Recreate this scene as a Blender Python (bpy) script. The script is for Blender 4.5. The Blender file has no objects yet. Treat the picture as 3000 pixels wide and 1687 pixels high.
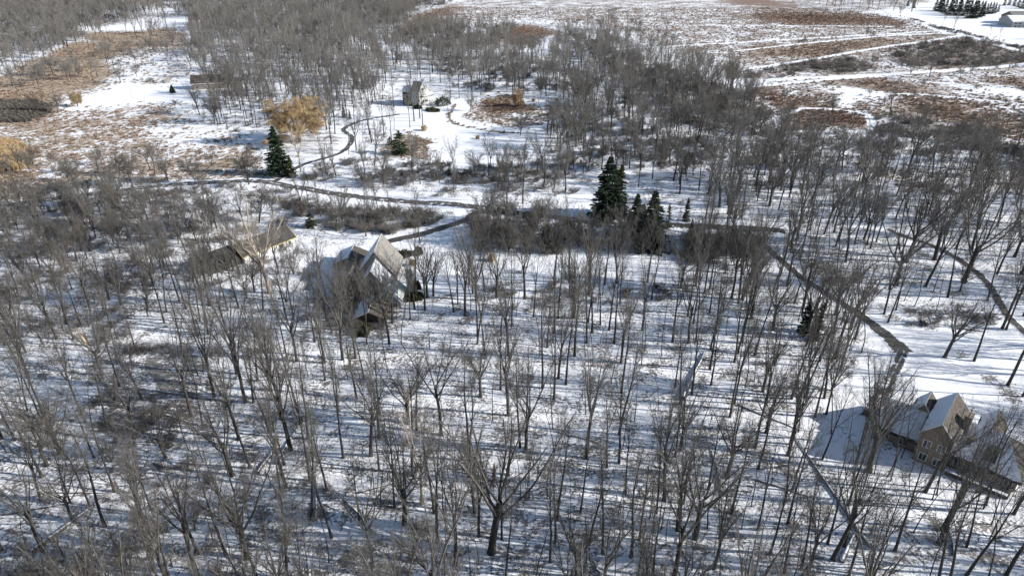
import bpy, math, random
import numpy as np
R=math.radians
scene=bpy.context.scene
# ---------------------------------------------------------------- camera
CAM_H=90.0; TH=R(28.0)
cd=bpy.data.cameras.new('camera'); cam=bpy.data.objects.new('camera',cd)
scene.collection.objects.link(cam); scene.camera=cam
cam.location=(0,0,CAM_H); cam.rotation_euler=(R(90)-TH,0,0)
cd.lens=24.0; cd.sensor_width=36.0; cd.clip_start=1.0; cd.clip_end=20000
# ---------------------------------------------------------------- light
SUN_EL=R(24.5); SUN_AZ=R(-8.0)      # azimuth measured from +x, towards the camera side
sdir=np.array([math.cos(SUN_EL)*math.cos(SUN_AZ),math.cos(SUN_EL)*math.sin(SUN_AZ),math.sin(SUN_EL)])
w=bpy.data.worlds.new('World'); scene.world=w; w.use_nodes=True
nt=w.node_tree; bg=nt.nodes['Background']; sky=nt.nodes.new('ShaderNodeTexSky')
sky.sky_type='NISHITA'; sky.sun_disc=False; sky.sun_elevation=SUN_EL
sky.sun_rotation=math.atan2(sdir[0],sdir[1]); sky.altitude=300; sky.air_density=1.0; sky.dust_density=0.6
nt.links.new(sky.outputs[0],bg.inputs[0]); bg.inputs[1].default_value=0.10
sl=bpy.data.lights.new('sun','SUN'); sl.energy=5.0; sl.angle=R(0.53); sl.color=(1.0,0.96,0.91)
so=bpy.data.objects.new('sun',sl); scene.collection.objects.link(so); so.location=(300,-60,200)
from mathutils import Vector
so.rotation_euler=Vector(sdir.tolist()).to_track_quat('Z','Y').to_euler()
scene.view_settings.view_transform='Standard'; scene.view_settings.look='None'
scene.view_settings.gamma=1.0; scene.view_settings.use_curve_mapping=False
scene.view_settings.exposure=0.68
scene.cycles.max_bounces=5; scene.cycles.diffuse_bounces=3; scene.cycles.glossy_bounces=2
scene.cycles.transparent_max_bounces=4; scene.cycles.caustics_reflective=False; scene.cycles.caustics_refractive=False

# ---------------------------------------------------------------- projection helpers
def G(px,py,z=0.0):
    """point on the level z seen at photo pixel (3000x1687)"""
    x=(px-1500)/2000.; y=-(py-843.5)/2000.
    d=(x,y*math.sin(TH)+math.cos(TH),y*math.cos(TH)-math.sin(TH))
    t=(z-CAM_H)/d[2]
    return (d[0]*t,d[1]*t)
def Q(x,y,z=0.0):
    dz=z-CAM_H
    f=y*math.cos(TH)-dz*math.sin(TH); u=y*math.sin(TH)+dz*math.cos(TH)
    return 1500+2000*x/f, 843.5-2000*u/f
def crop(pts,ox,oy,k): return [(p[0]/k+ox,p[1]/k+oy) for p in pts]
c1=lambda *p: crop(p,0,0,2.576)
c2=lambda *p: crop(p,1000,0,2.576)
c3=lambda *p: crop(p,2000,0,2.576)
c4=lambda *p: crop(p,0,500,2.576)
c5=lambda *p: crop(p,1000,500,2.576)
c6=lambda *p: crop(p,2000,500,2.576)
bl=lambda *p: crop(p,0,1060,2.311)
bc=lambda *p: crop(p,1000,1060,2.311)
br=lambda *p: crop(p,2000,1060,2.311)
dd=lambda *p: crop(p,0,0,0.85867)
def inpoly(X,Y,poly):
    X=np.asarray(X,float); Y=np.asarray(Y,float); c=np.zeros(X.shape,bool); n=len(poly); j=n-1
    for i in range(n):
        xi,yi=poly[i]; xj,yj=poly[j]
        if yi!=yj:
            c^=((yi>Y)!=(yj>Y))&(X<(xj-xi)*(Y-yi)/(yj-yi)+xi)
        j=i
    return c
def vnoise(x,y,seed=0):
    x=np.asarray(x,float);y=np.asarray(y,float)
    xi=np.floor(x).astype(np.int64);yi=np.floor(y).astype(np.int64)
    fx=x-xi;fy=y-yi;fx=fx*fx*(3-2*fx);fy=fy*fy*(3-2*fy)
    def h(a,b):
        n=(a*374761393+b*668265263+seed*1442695)&0x7fffffff
        n=((n^(n>>13))*1274126177)&0x7fffffff
        return ((n^(n>>16))&0xffff)/65535.
    return (h(xi,yi)*(1-fx)+h(xi+1,yi)*fx)*(1-fy)+(h(xi,yi+1)*(1-fx)+h(xi+1,yi+1)*fx)*fy-.5

# ---------------------------------------------------------------- materials
def mat(name,rough=0.8):
    m=bpy.data.materials.new(name); m.use_nodes=True
    b=m.node_tree.nodes['Principled BSDF']; b.inputs['Roughness'].default_value=rough
    b.inputs['Specular IOR Level'].default_value=0.25
    return m,m.node_tree,b
def N(t,typ,**kw):
    n=t.nodes.new(typ)
    for k,v in kw.items():
        if k in n.inputs.keys() if isinstance(k,str) else False: n.inputs[k].default_value=v
        else: setattr(n,k,v)
    return n
def mottled(name,ca,cb,scale=3.0,rough=.85,rnd=0.0,bump=0.0,stretch=None):
    m,t,b=mat(name,rough)
    tc=N(t,'ShaderNodeTexCoord'); n=N(t,'ShaderNodeTexNoise'); n.inputs['Scale'].default_value=scale; n.inputs['Detail'].default_value=4
    src=tc.outputs['Object']
    if stretch:
        mp=N(t,'ShaderNodeMapping'); mp.inputs['Scale'].default_value=stretch; t.links.new(src,mp.inputs[0]); src=mp.outputs[0]
    t.links.new(src,n.inputs['Vector'])
    r=N(t,'ShaderNodeMapRange'); r.inputs[1].default_value=.32; r.inputs[2].default_value=.68
    t.links.new(n.outputs[0],r.inputs[0])
    mx=N(t,'ShaderNodeMix'); mx.data_type='RGBA'; mx.inputs[6].default_value=(*ca,1); mx.inputs[7].default_value=(*cb,1)
    t.links.new(r.outputs[0],mx.inputs[0]); out=mx.outputs[2]
    if rnd:
        oi=N(t,'ShaderNodeObjectInfo'); r2=N(t,'ShaderNodeMapRange'); r2.inputs[3].default_value=1-rnd; r2.inputs[4].default_value=1+rnd
        t.links.new(oi.outputs['Random'],r2.inputs[0])
        hs=N(t,'ShaderNodeHueSaturation'); t.links.new(r2.outputs[0],hs.inputs['Value']); t.links.new(out,hs.inputs['Color']); out=hs.outputs[0]
    t.links.new(out,b.inputs['Base Color'])
    if bump:
        bp=N(t,'ShaderNodeBump'); bp.inputs['Strength'].default_value=bump; bp.inputs['Distance'].default_value=.1
        t.links.new(n.outputs[0],bp.inputs['Height']); t.links.new(bp.outputs[0],b.inputs['Normal'])
    return m
SNOWC=(.83,.84,.86)
M={}
M['bark']=mottled('bark',(.030,.027,.024),(.078,.071,.062),2.5,rnd=.25,bump=.5,stretch=(1,1,.25))
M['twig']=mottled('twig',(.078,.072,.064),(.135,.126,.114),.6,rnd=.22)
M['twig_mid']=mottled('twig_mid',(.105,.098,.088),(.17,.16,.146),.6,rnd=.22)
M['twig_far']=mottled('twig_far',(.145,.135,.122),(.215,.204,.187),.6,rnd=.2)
M['twig_brown']=mottled('twig_brown',(.085,.075,.065),(.145,.129,.113),.6,rnd=.2)
M['pale_bark']=mottled('pale_bark',(.24,.20,.16),(.46,.40,.34),1.2,rnd=.12,bump=.3)
M['willow']=mottled('willow_twig',(.33,.23,.115),(.46,.335,.185),.8,rnd=.1)
M['needle']=mottled('needle',(.010,.022,.012),(.035,.060,.028),.9,rnd=.2)
M['cedar']=mottled('cedar_foliage',(.03,.035,.015),(.085,.085,.035),1.2,rnd=.2)
M['snow']=mottled('snow',(.79,.80,.82),SNOWC,.7,.65,bump=.25)
M['grass_tan']=mottled('dry_grass',(.30,.235,.175),(.46,.375,.29),.25,rnd=.25)
M['grass_red']=mottled('dry_weed',(.17,.105,.075),(.30,.20,.15),.25,rnd=.25)
M['reed']=mottled('reed',(.32,.225,.12),(.48,.355,.21),.5,rnd=.12)
M['roof_grey']=mottled('shingle_grey',(.035,.034,.030),(.085,.08,.07),1.6,.9,bump=.3)
M['roof_tan']=mottled('shingle_tan',(.15,.142,.128),(.25,.235,.21),1.8,.9,bump=.3)
M['roof_brown']=mottled('shingle_brown',(.05,.044,.037),(.10,.088,.074),1.6,.9,bump=.3)
M['wall_white']=mottled('white_siding',(.66,.65,.62),(.78,.77,.74),1.0,.7)
M['wall_tan']=mottled('tan_brick',(.17,.135,.105),(.29,.235,.185),2.2,.85,bump=.2)
M['wall_grey']=mottled('grey_siding',(.30,.29,.27),(.42,.41,.38),1.5,.8)
M['wall_dark']=mottled('dark_timber_and_shaded_siding',(.045,.042,.038),(.085,.078,.07),1.5,.8)
M['stone']=mottled('stone_wall',(.22,.19,.16),(.42,.38,.33),1.6,.9,bump=.5)
M['trim']=mottled('white_trim',(.70,.70,.68),(.80,.80,.78),2,.6)
M['trim_yellow']=mottled('yellow_trim',(.5,.38,.16),(.6,.46,.2),2,.6)
M['copper']=mottled('pale_green_metal',(.33,.37,.35),(.50,.54,.52),1.2,.5)
M['dark']=mottled('dark_metal',(.02,.02,.022),(.04,.04,.045),2,.5)
M['rubber']=mottled('rubber',(.015,.015,.015),(.03,.03,.03),4,.8)
M['van_paint']=mottled('white_paint',(.74,.75,.76),(.80,.80,.80),1,.3)
M['dead_wood']=mottled('dead_wood',(.10,.085,.07),(.24,.21,.18),1.5,bump=.5)
M['dead_pale']=mottled('barkless_wood',(.40,.30,.21),(.58,.46,.34),1.5,bump=.4)
mm,t_,b_=mat('window_glass',.08); b_.inputs['Base Color'].default_value=(.03,.04,.05,1); b_.inputs['Specular IOR Level'].default_value=.6; M['glass']=mm
mm,t_,b_=mat('skylight_glass',.12); b_.inputs['Base Color'].default_value=(.06,.11,.17,1); b_.inputs['Specular IOR Level'].default_value=.8; M['skyglass']=mm

# ---------------------------------------------------------------- object helpers
COL=scene.collection
def tag(o,label=None,cat=None,group=None,kind=None):
    if label: o['label']=label
    if cat: o['category']=cat
    if group: o['group']=group
    if kind: o['kind']=kind
    return o
def empty(name,loc,rz=0,label=None,cat=None,group=None):
    o=bpy.data.objects.new(name,None); COL.objects.link(o); o.location=loc; o.rotation_euler=(0,0,rz); o.empty_display_size=.5
    return tag(o,label,cat,group)
def link(name,me,parent=None,m=None,label=None):
    o=bpy.data.objects.new(name,me); COL.objects.link(o)
    if m is not None and len(me.materials)==0: me.materials.append(m)
    if parent: o.parent=parent
    if label: o['label']=label
    return o
def mesh(name,v,f,m=None,smooth=False):
    me=bpy.data.meshes.new(name); v=np.asarray(v,np.float32)
    if isinstance(f,np.ndarray):
        k=f.shape[1]; me.vertices.add(len(v)); me.vertices.foreach_set('co',v.ravel())
        me.loops.add(f.size); me.loops.foreach_set('vertex_index',f.astype(np.int32).ravel())
        me.polygons.add(len(f)); me.polygons.foreach_set('loop_start',np.arange(0,f.size,k,dtype=np.int32))
        me.update(calc_edges=True)
    else:
        me.from_pydata([tuple(map(float,p)) for p in v],[],f); me.update()
    if m is not None: me.materials.append(m)
    if smooth: me.polygons.foreach_set('use_smooth',np.ones(len(me.polygons),bool))
    return me
class MB:
    def __init__(s): s.v=[]; s.f=[]
    def add(s,v,f):
        o=len(s.v); s.v+= [tuple(p) for p in v]; s.f+=[tuple(i+o for i in q) for q in f]
    def box(s,x0,x1,y0,y1,z0,z1,T=lambda p:p):
        v=[(x,y,z) for z in (z0,z1) for y in (y0,y1) for x in (x0,x1)]
        s.add([T(p) for p in v],[(0,2,3,1),(4,5,7,6),(0,1,5,4),(2,6,7,3),(0,4,6,2),(1,3,7,5)])
    def tube(s,pts,rad,n=8,cap=True):
        pts=[Vector(p) for p in pts]; o=len(s.v)
        for i,p in enumerate(pts):
            d=(pts[min(i+1,len(pts)-1)]-pts[max(i-1,0)]).normalized()
            a=d.orthogonal().normalized(); 
            if i==0: a0=a
            a=(a0-d*a0.dot(d)).normalized(); b=d.cross(a); r=rad[i]
            for k in range(n):
                t=2*math.pi*k/n; s.v.append(tuple(p+a*r*math.cos(t)+b*r*math.sin(t)))
        for i in range(len(pts)-1):
            for k in range(n):
                s.f.append((o+i*n+k,o+i*n+(k+1)%n,o+(i+1)*n+(k+1)%n,o+(i+1)*n+k))
        if cap:
            s.f.append(tuple(o+k for k in range(n))[::-1]); s.f.append(tuple(o+(len(pts)-1)*n+k for k in range(n)))
    def build(s,name,m,parent=None,label=None,smooth=False):
        return link(name,mesh(name,s.v,s.f,m,smooth),parent,None,label)

# ---------------------------------------------------------------- roads and paths (photo pixels on the ground)
ROADS=[ # name,label, px points, width, snowy(0..1)
 ('road','grey country road half covered in packed snow',[(-260,640),(0,603),(171,580),(454,546),(738,530),(860,548),(1000,570),(1180,590),(1350,602),(1480,622),(1590,634),(1700,648),(1800,660),(1937,662),(2050,664),(2160,668),(2300,676)],6.0,.42),
 ('driveway','dark driveway curving from the road to the steep-roofed house',[(1500,628),(1430,620),(1385,628),(1372,642),(1330,658),(1233,686),(1155,704),(1110,716)],4.2,.12),
 ('driveway','long straight dark driveway running down to the brick house',[(2165,667),(2190,680),(2265,740),(2349,810),(2430,864),(2505,911),(2575,962),(2620,1000),(2648,1030)],(3.2,6.0),.30),
 ('driveway','wide bare turning apron with tyre-melted strips beside the brick house',[(2650,1026),(2630,1066),(2602,1120),(2575,1170),(2555,1226)],(3.4,7.6),.50),
 ('driveway','grey drive curving up from the road to the tall grey house',[(800,534),(889,483),(985,455),(1022,430),(1030,402),(1006,380),(1035,362),(1078,349),(1171,334)],3.4,.40),
 ('driveway','narrow drive curving down at the right edge of the woods',[(2600,672),(2640,690),(2737,725),(2815,764),(2893,830),(2940,908),(2994,966),(3080,1030)],3.0,.30),
]
PATHS=[
 c3((-500,375),(0,345),(850,300),(1500,260),(2000,235),(2110,262)),
 c3((400,385),(640,362),(1250,298),(1560,270),(2000,250)),
 c3((240,560),(640,500),(1200,410),(1560,350),(2050,280),(2110,265)),
 c3((1390,90),(1560,118),(1750,160),(1960,240),(2110,265),(2290,310),(2500,370),(2700,420)),
 c3((330,630),(750,600),(1400,570),(2200,520),(2700,470)),
 c3((350,660),(700,640),(1200,592),(1500,580)),
 c3((610,850),(720,900),(730,980),(780,1040),(830,1110),(900,1180)),
 c3((720,890),(880,830),(950,818),(1180,832),(1390,870),(1420,930),(1420,985),(1520,1010),(1780,1020),(1930,1080)),
 c3((840,985),(1130,1000),(1420,990)),
 c3((1160,790),(1300,735),(1700,715),(2080,740),(2600,790)),
 c3((1780,615),(2050,640),(2200,668)), c3((1970,580),(2050,640)),
 c3((0,195),(800,195),(1600,200)),
 c2((1590,210),(1700,250),(1800,320),(2000,470),(2060,570),(2160,640),(2180,690)),
]
PATHW=[3.2,2.4,3.0,4.6,4.8,2.8,2.2,1.8,1.5,2.0,2.0,2.0,2.0,2.6]
def world(pts): return [G(*p) for p in pts]
def smooth_line(pts,step):
    P=[np.array(p) for p in pts]; out=[]
    P=[2*P[0]-P[1]]+P+[2*P[-1]-P[-2]]
    for i in range(1,len(P)-2):
        n=max(2,int(np.linalg.norm(P[i+1]-P[i])/step))
        for k in range(n):
            t=k/n
            out.append(.5*((2*P[i])+(-P[i-1]+P[i+1])*t+(2*P[i-1]-5*P[i]+4*P[i+1]-P[i+2])*t*t+(-P[i-1]+3*P[i]-3*P[i+1]+P[i+2])*t**3))
    out.append(P[-2]); return np.array(out)
lines=[]
for (nm,lb,p,wd,sn) in ROADS: lines.append((smooth_line(world(p),3.0),wd if not isinstance(wd,tuple) else max(wd)*.62+min(wd)*.38,'road'))
for p,wd in zip(PATHS,PATHW): lines.append((smooth_line(world(p),5.0),wd,'path'))
def dist_line(X,Y,L):
    D=np.full(X.shape,1e9)
    lo=L.min(0)-14; hi=L.max(0)+14
    s=(X>lo[0])&(X<hi[0])&(Y>lo[1])&(Y<hi[1])
    if not s.any(): return D
    x=X[s];y=Y[s];d=np.full(x.shape,1e9)
    st=max(1,int(len(L)//40)); K=np.vstack([L[::st],L[-1:]])
    for a,b in zip(K[:-1],K[1:]):
        v=b-a; l=max(1e-6,(v*v).sum()); t=np.clip(((x-a[0])*v[0]+(y-a[1])*v[1])/l,0,1)
        d=np.minimum(d,np.hypot(x-a[0]-t*v[0],y-a[1]-t*v[1]))
    D[s]=d; return D
def height_raw(x,y):
    a=np.clip(1-(np.asarray(y)-150)/500.,.15,1)
    return a*(vnoise(x/9,y/9,3)*.45+vnoise(x/3.4,y/3.4,5)*.16)+vnoise(x/60,y/60,9)*.8
def gz(x,y):
    x=np.atleast_1d(np.asarray(x,float)); y=np.atleast_1d(np.asarray(y,float))
    return height_raw(x,y)
def g1(x,y): return float(gz(x,y)[0])

# ---------------------------------------------------------------- ground
def ground():
    yy=np.concatenate([[-400,-150,-40,5,25],np.geomspace(40,1500,780),np.geomspace(1600,9000,14)])
    tt=np.linspace(-1.35,1.35,1150)
    U=np.maximum(yy,20)[:,None]*.94+45+0*tt[None,:]
    X=U*tt[None,:]*1.0; Y=np.repeat(yy[:,None],len(tt),1)
    Z=gz(X.ravel(),Y.ravel()).reshape(X.shape)
    f=Y*math.cos(TH)+CAM_H*math.sin(TH); f=np.where(f<5,5,f); u=Y*math.sin(TH)-CAM_H*math.cos(TH)
    PX=1500+2000*X/f; PY=843.5-2000*u/f
    amp=np.clip((Y-60)/45.,1.0,11.)
    WX=X+amp*(vnoise(X/14,Y/14,21)+.6*vnoise(X/5,Y/5,22))*1.5; WY=Y+amp*(vnoise(X/14,Y/14,23)+.6*vnoise(X/5,Y/5,24))*2.2
    fw=np.maximum(WY*math.cos(TH)+CAM_H*math.sin(TH),5); PXw=1500+2000*WX/fw; PYw=843.5-2000*(WY*math.sin(TH)-CAM_H*math.cos(TH))/fw
    A={'weed':np.zeros(X.shape),'red':np.full(X.shape,.3),'grey':np.zeros(X.shape),'litter':np.full(X.shape,.50),'gold':np.zeros(X.shape)}
    def blur(m,k):
        for ax in (0,1):
            for _ in range(2):
                c=np.cumsum(np.concatenate([np.repeat(np.take(m,[0],ax),k+1,ax),m,np.repeat(np.take(m,[-1],ax),k,ax)],ax),ax)
                n=m.shape[ax]; m=(np.take(c,range(2*k+1,2*k+1+n),ax)-np.take(c,range(0,n),ax))/(2*k+1)
        return m
    def zone(poly,soft=4,**kw):
        m=blur(inpoly(PXw,PYw,poly).astype(float),soft)
        for k,v in kw.items(): A[k]=A[k]*(1-m)+v*m
    A['litter']=np.where(Y>430,.42+.25*np.clip((Y-430)/150,0,1),A['litter'])
    CL=dict(weed=0,litter=0,grey=0,gold=0)
    # left marsh
    zone(c1((-300,900),(0,900),(400,850),(640,810),(1000,780),(1350,800),(1500,950),(1700,1000),(1950,1050),(2050,1250),(2000,1380),(1200,1400),(400,1443),(0,1600),(-400,1700)),6,weed=.55,red=.25,litter=.25)
    zone(c1((1150,950),(1500,970),(1750,1020),(1700,1090),(1300,1080)),8,weed=.15)
    zone(c1((-400,560),(0,560),(250,420),(540,320),(900,250),(1250,220),(1450,240),(1400,420),(1480,640),(900,650),(600,720),(400,850),(0,900),(-400,900)),6,weed=.68,red=.25,litter=.2)
    zone(c1((700,420),(1300,380),(1380,640),(900,640),(720,560)),6,weed=.36,red=.35)
    zone(c1((330,430),(560,335),(1000,315),(900,400),(700,480),(760,560),(640,640),(330,640),(250,560)),5,weed=1,red=.12)
    zone(c1((-300,640),(330,600),(400,700),(300,745),(-300,760)),5,weed=.9,red=.3)
    zone(c1((-300,760),(250,750),(400,760),(430,850),(300,905),(0,930),(-300,930)),4,weed=1.05,grey=.75,red=.3)
    zone(c1((-300,1090),(0,1085),(150,1100),(250,1160),(180,1260),(60,1300),(-300,1290)),3,weed=1.1,gold=1)
    zone(c1((-300,1300),(300,1290),(130,1400),(0,1500),(-300,1500)),5,weed=.85,red=.3)
    zone(c1((560,240),(900,228),(1300,205),(1420,260),(1350,330),(900,330),(560,330)),4,weed=.80,red=.15)
    # right field
    zone([(1150,115),(1215,45),(1335,5),(1335,-80),(3500,-80),(3500,560),(2700,580),(2300,430),(2230,350),(2180,270),(2050,190),(1960,170),(1850,110),(1700,75),(1500,60),(1350,90),(1250,110)],5,weed=.53,red=.45,grey=.4,litter=.2)
    for p,wv,rv in [(((540,100),(1000,90),(1700,150),(1750,190),(1000,190),(560,140)),.84,.85),
      (((400,380),(800,350),(1500,290),(1700,310),(1200,400),(1000,440),(500,420)),.88,.45),
      (((1560,330),(2050,262),(1980,295),(1560,350)),.82,.5),(((340,-40),(850,40),(800,70),(380,30)),.86,.9),
      (((340,670),(640,640),(780,760),(1000,800),(680,870),(560,780)),.84,.85),
      (((1180,610),(1400,590),(1700,640),(1950,690),(1550,690),(1250,660)),.92,.6),
      (((740,900),(960,835),(1360,872),(1405,940),(1380,985),(1130,990),(820,970)),.90,.95),
      (((1580,760),(1900,740),(2250,840),(2600,1000),(2600,1050),(2300,1010),(1750,860)),.86,.45),
      (((950,680),(1100,700),(1180,760),(1080,780)),.85,.5),(((2290,600),(2900,590),(2900,700),(2350,640)),.84,.9),
      (((1400,780),(1560,700),(1560,900),(1450,900)),.5,.4)]:
        zone(c3(*p),7,weed=wv,red=rv,grey=0)
    zone(c3((1450,880),(1800,880),(2400,1000),(2700,1180),(2200,1180),(1800,1030),(1450,1010)),4,litter=.85,weed=.3)
    zone(c3((740,500),(1200,425),(1480,450),(1400,545),(760,560)),4,litter=.8)
    zone(c3((1560,380),(2120,290),(2400,330),(2700,420),(2700,500),(2000,530),(1560,490)),4,litter=.9)
    zone(c3((0,560),(330,640),(560,760),(700,930),(780,1060),(1000,1000),(1900,1050),(2500,1200),(2500,1300),(0,1300)),6,weed=.25,litter=.5)
    # centre
    zone(c2((1280,180),(1500,190),(1620,250),(1540,350),(1290,360),(1080,250)),5,weed=.84,red=.75)
    zone(c2((380,260),(560,110),(860,20),(860,80),(640,180),(480,310)),4,weed=.85,red=.6)
    zone(c2((820,870),(1000,740),(1500,760),(1750,720),(1750,820),(1550,980),(1300,990),(1150,980)),4,weed=.5,red=.4,litter=.1)
    zone(c2((1040,740),(1200,730),(1430,790),(1430,830),(1040,840)),3,weed=.95,red=.6)
    zone(c2((1500,1000),(2576,700),(2576,1300),(1500,1300)),8,litter=.5)
    zone(dd((0,480),(450,470),(760,560),(800,700),(0,760)),8,litter=.55)
    zone(dd((250,880),(560,880),(420,1120),(230,1080)),8,litter=.7)
    zone(dd((820,760),(1050,740),(960,830),(800,820)),5,litter=.9)
    zone(dd((1180,560),(1900,560),(1900,640),(1600,650),(1180,640)),5,litter=.6)
    # clear snow
    for p in [c1((440,855),(640,740),(900,652),(1350,638),(1530,640),(1530,735),(1000,770),(600,815)),
      c1((600,212),(860,200),(1000,178),(1090,145),(1420,130),(1420,195),(1150,215),(1000,228),(700,235)),
      c1((1095,30),(1290,25),(1290,100),(1110,105)), c1((200,452),(330,398),(540,312),(556,325),(335,410),(210,462)),
      c2((250,790),(700,850),(850,750),(975,745),(960,840),(830,880),(850,930),(1180,990),(1500,1000),(1540,1230),(1200,1250),(700,1265),(400,1230),(560,1050),(400,960),(50,970),(100,880)),
      c2((1530,265),(1610,280),(1625,330),(1560,390),(1500,405),(1380,385),(1500,365),(1560,330)),
      c2((0,265),(350,330),(560,350),(560,390),(0,350)),
      c3((1390,85),(1700,60),(1880,20),(2900,-60),(2900,380),(2576,345),(2110,240),(1720,148),(1560,110)),
      c3((1100,690),(1300,662),(1480,675),(1530,710),(1350,728),(1200,722)),
      c3((1160,800),(1200,750),(1300,740),(1240,820)),
      c3((2130,672),(2400,665),(2700,700),(2700,745),(2300,722),(2200,702)),
      c3((380,600),(750,585),(700,635),(380,640)),
      dd((1000,600),(1180,590),(1185,640),(1180,720),(1080,740),(1040,650)),
      dd((1220,645),(1480,640),(1720,640),(1780,690),(1500,715),(1260,700)),
      dd((780,650),(860,620),(880,700),(790,730)), dd((1410,470),(1490,480),(1500,540),(1420,520)),
      dd((1540,510),(1600,500),(1660,540),(1560,560)),
      dd((2210,815),(2576,840),(2700,880),(2700,1100),(2560,1040),(2400,1000),(2290,960),(2180,940)),
      dd((2050,1050),(2140,950),(2240,900),(2290,960),(2160,1050)),
      dd((1830,1050),(2060,1060),(2120,1110),(2520,1250),(2560,1300),(2380,1260),(2060,1150))]:
        zone(p,3,**CL)
    zone(c2((450,990),(530,1010),(690,1040),(700,1070),(640,1080),(690,1190),(600,1180),(500,1180),(320,1200),(300,1120)),3,weed=.75,grey=.25,red=.1)
    zone(c6((1740,1050),(2200,1000),(2500,1100),(2500,1170),(2100,1180),(1750,1180)),4,litter=.6)
    zone(br((1850,0),(2100,100),(2311,200),(2400,500),(2250,300),(1980,100)),4,litter=.85)
    shore=smooth_line([G(*q) for q in c2((860,790),(815,870),(850,930),(950,955),(1180,992),(1330,1000))],4.0)
    D=dist_line(X,Y,shore); m=np.clip(1.1-D/(1.8+1.8*vnoise(X/4,Y/4,61)),0,1); A['weed']=A['weed']*(1-m)+.72*m; A['red']=A['red']*(1-m)+.5*m
    shore=smooth_line([G(*q) for q in c2((830,1085),(870,1070),(880,1055),(905,1050))],3.0)
    D=dist_line(X,Y,shore); m=np.clip(1.3-D/1.1,0,1); A['litter']=A['litter']*(1-m)+1.1*m
    for L,wd,k in lines:
        D=dist_line(X,Y,L); e=np.clip((D-wd*.5)/(1.2 if k=='road' else 1.5),0,1)
        for q in ('weed','litter'): A[q]*=.0+1.0*e
        if k=='road':
            fl=np.clip((D-wd*.5-1)/4,0,1); A['litter']*=.35+.65*np.clip((D-wd*.5)/5,0,1)
    n1,n2=X.shape; idx=np.arange(n1*n2).reshape(n1,n2)
    F=np.stack([idx[:-1,:-1],idx[:-1,1:],idx[1:,1:],idx[1:,:-1]],-1).reshape(-1,4)
    V=np.stack([X.ravel(),Y.ravel(),Z.ravel()],1)
    m,t,b=mat('winter_ground',.75)
    geo=N(t,'ShaderNodeNewGeometry')
    def noise(scale,detail=3,vec=None,rough=.55):
        n=N(t,'ShaderNodeTexNoise'); n.inputs['Scale'].default_value=scale; n.inputs['Detail'].default_value=detail; n.inputs['Roughness'].default_value=rough
        t.links.new(vec or geo.outputs['Position'],n.inputs['Vector']); return n.outputs[0]
    def attr(nm):
        a=N(t,'ShaderNodeAttribute'); a.attribute_name=nm; return a.outputs['Fac']
    def math_(op,a,bb,c=None):
        n=N(t,'ShaderNodeMath'); n.operation=op
        for i,v in enumerate((a,bb,c)):
            if v is None: continue
            if isinstance(v,(int,float)): n.inputs[i].default_value=v
            else: t.links.new(v,n.inputs[i])
        return n.outputs[0]
    def ramp(v,lo,hi):
        n=N(t,'ShaderNodeMapRange'); n.interpolation_type='SMOOTHSTEP'; n.inputs[1].default_value=lo; n.inputs[2].default_value=hi
        t.links.new(v,n.inputs[0]); return n.outputs[0]
    def mix(fac,a,bb):
        n=N(t,'ShaderNodeMix'); n.data_type='RGBA'
        for s,v in ((0,fac),(6,a),(7,bb)):
            if isinstance(v,tuple): n.inputs[s].default_value=(*v,1)
            elif isinstance(v,float): n.inputs[s].default_value=v
            else: t.links.new(v,n.inputs[s])
        return n.outputs[2]
    nW=math_('ADD',math_('MULTIPLY',noise(.28,5,None,.72),.62),math_('MULTIPLY',noise(1.1,3,None,.6),.38))
    nW=math_('ADD',nW,math_('MULTIPLY',math_('SUBTRACT',noise(.045,4),.5),.38))
    nL=math_('ADD',math_('MULTIPLY',noise(.20,3),.45),math_('MULTIPLY',noise(1.7,3,None,.7),.55))
    # thresholds: noise centred near .5
    wv=math_('ADD',nW,math_('MULTIPLY',math_('SUBTRACT',attr('weed'),.5),.42))
    weedm=math_('MULTIPLY',ramp(wv,.49,.535),ramp(attr('weed'),.02,.10))
    lv=math_('ADD',nL,math_('MULTIPLY',math_('SUBTRACT',attr('litter'),.5),.34))
    litm=math_('MULTIPLY',ramp(lv,.50,.56),ramp(attr('litter'),.02,.10))
    nC=noise(.09,4); nD=noise(2.3,2)
    tan=mix(nD,(.28,.22,.165),(.47,.385,.30))
    red=mix(nD,(.15,.095,.07),(.29,.20,.15))
    rr=ramp(math_('ADD',nC,math_('MULTIPLY',math_('SUBTRACT',attr('red'),.5),.7)),.38,.62)
    wc=mix(rr,tan,red); wc=mix(attr('grey'),wc,mix(nD,(.15,.13,.11),(.27,.24,.21))); wc=mix(attr('gold'),wc,(.50,.335,.15))
    snow=mix(noise(.15,3),(.80,.81,.83),(.86,.865,.87))
    c=mix(litm,snow,mix(nD,(.11,.10,.088),(.30,.28,.26)))
    c=mix(weedm,c,wc); t.links.new(c,b.inputs['Base Color'])
    bp=N(t,'ShaderNodeBump'); bp.inputs['Strength'].default_value=.75; bp.inputs['Distance'].default_value=.35
    hh=math_('ADD',math_('MULTIPLY',noise(.9,4),.5),math_('MULTIPLY',weedm,.55)); hh=math_('ADD',hh,math_('MULTIPLY',noise(4.5,2),.18))
    t.links.new(hh,bp.inputs['Height']); t.links.new(bp.outputs[0],b.inputs['Normal'])
    me=mesh('ground',V,F,m,True)
    for k,a in A.items():
        at=me.attributes.new(k,'FLOAT','POINT'); at.data.foreach_set('value',a.astype(np.float32).ravel())
    o=link('ground',me); tag(o,'snow-covered ground with brown weeds and leaf litter showing through',None,None,'structure')
    return PX,PY,X,Y,A
PXg,PYg,Xg,Yg,Ag=ground()

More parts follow.
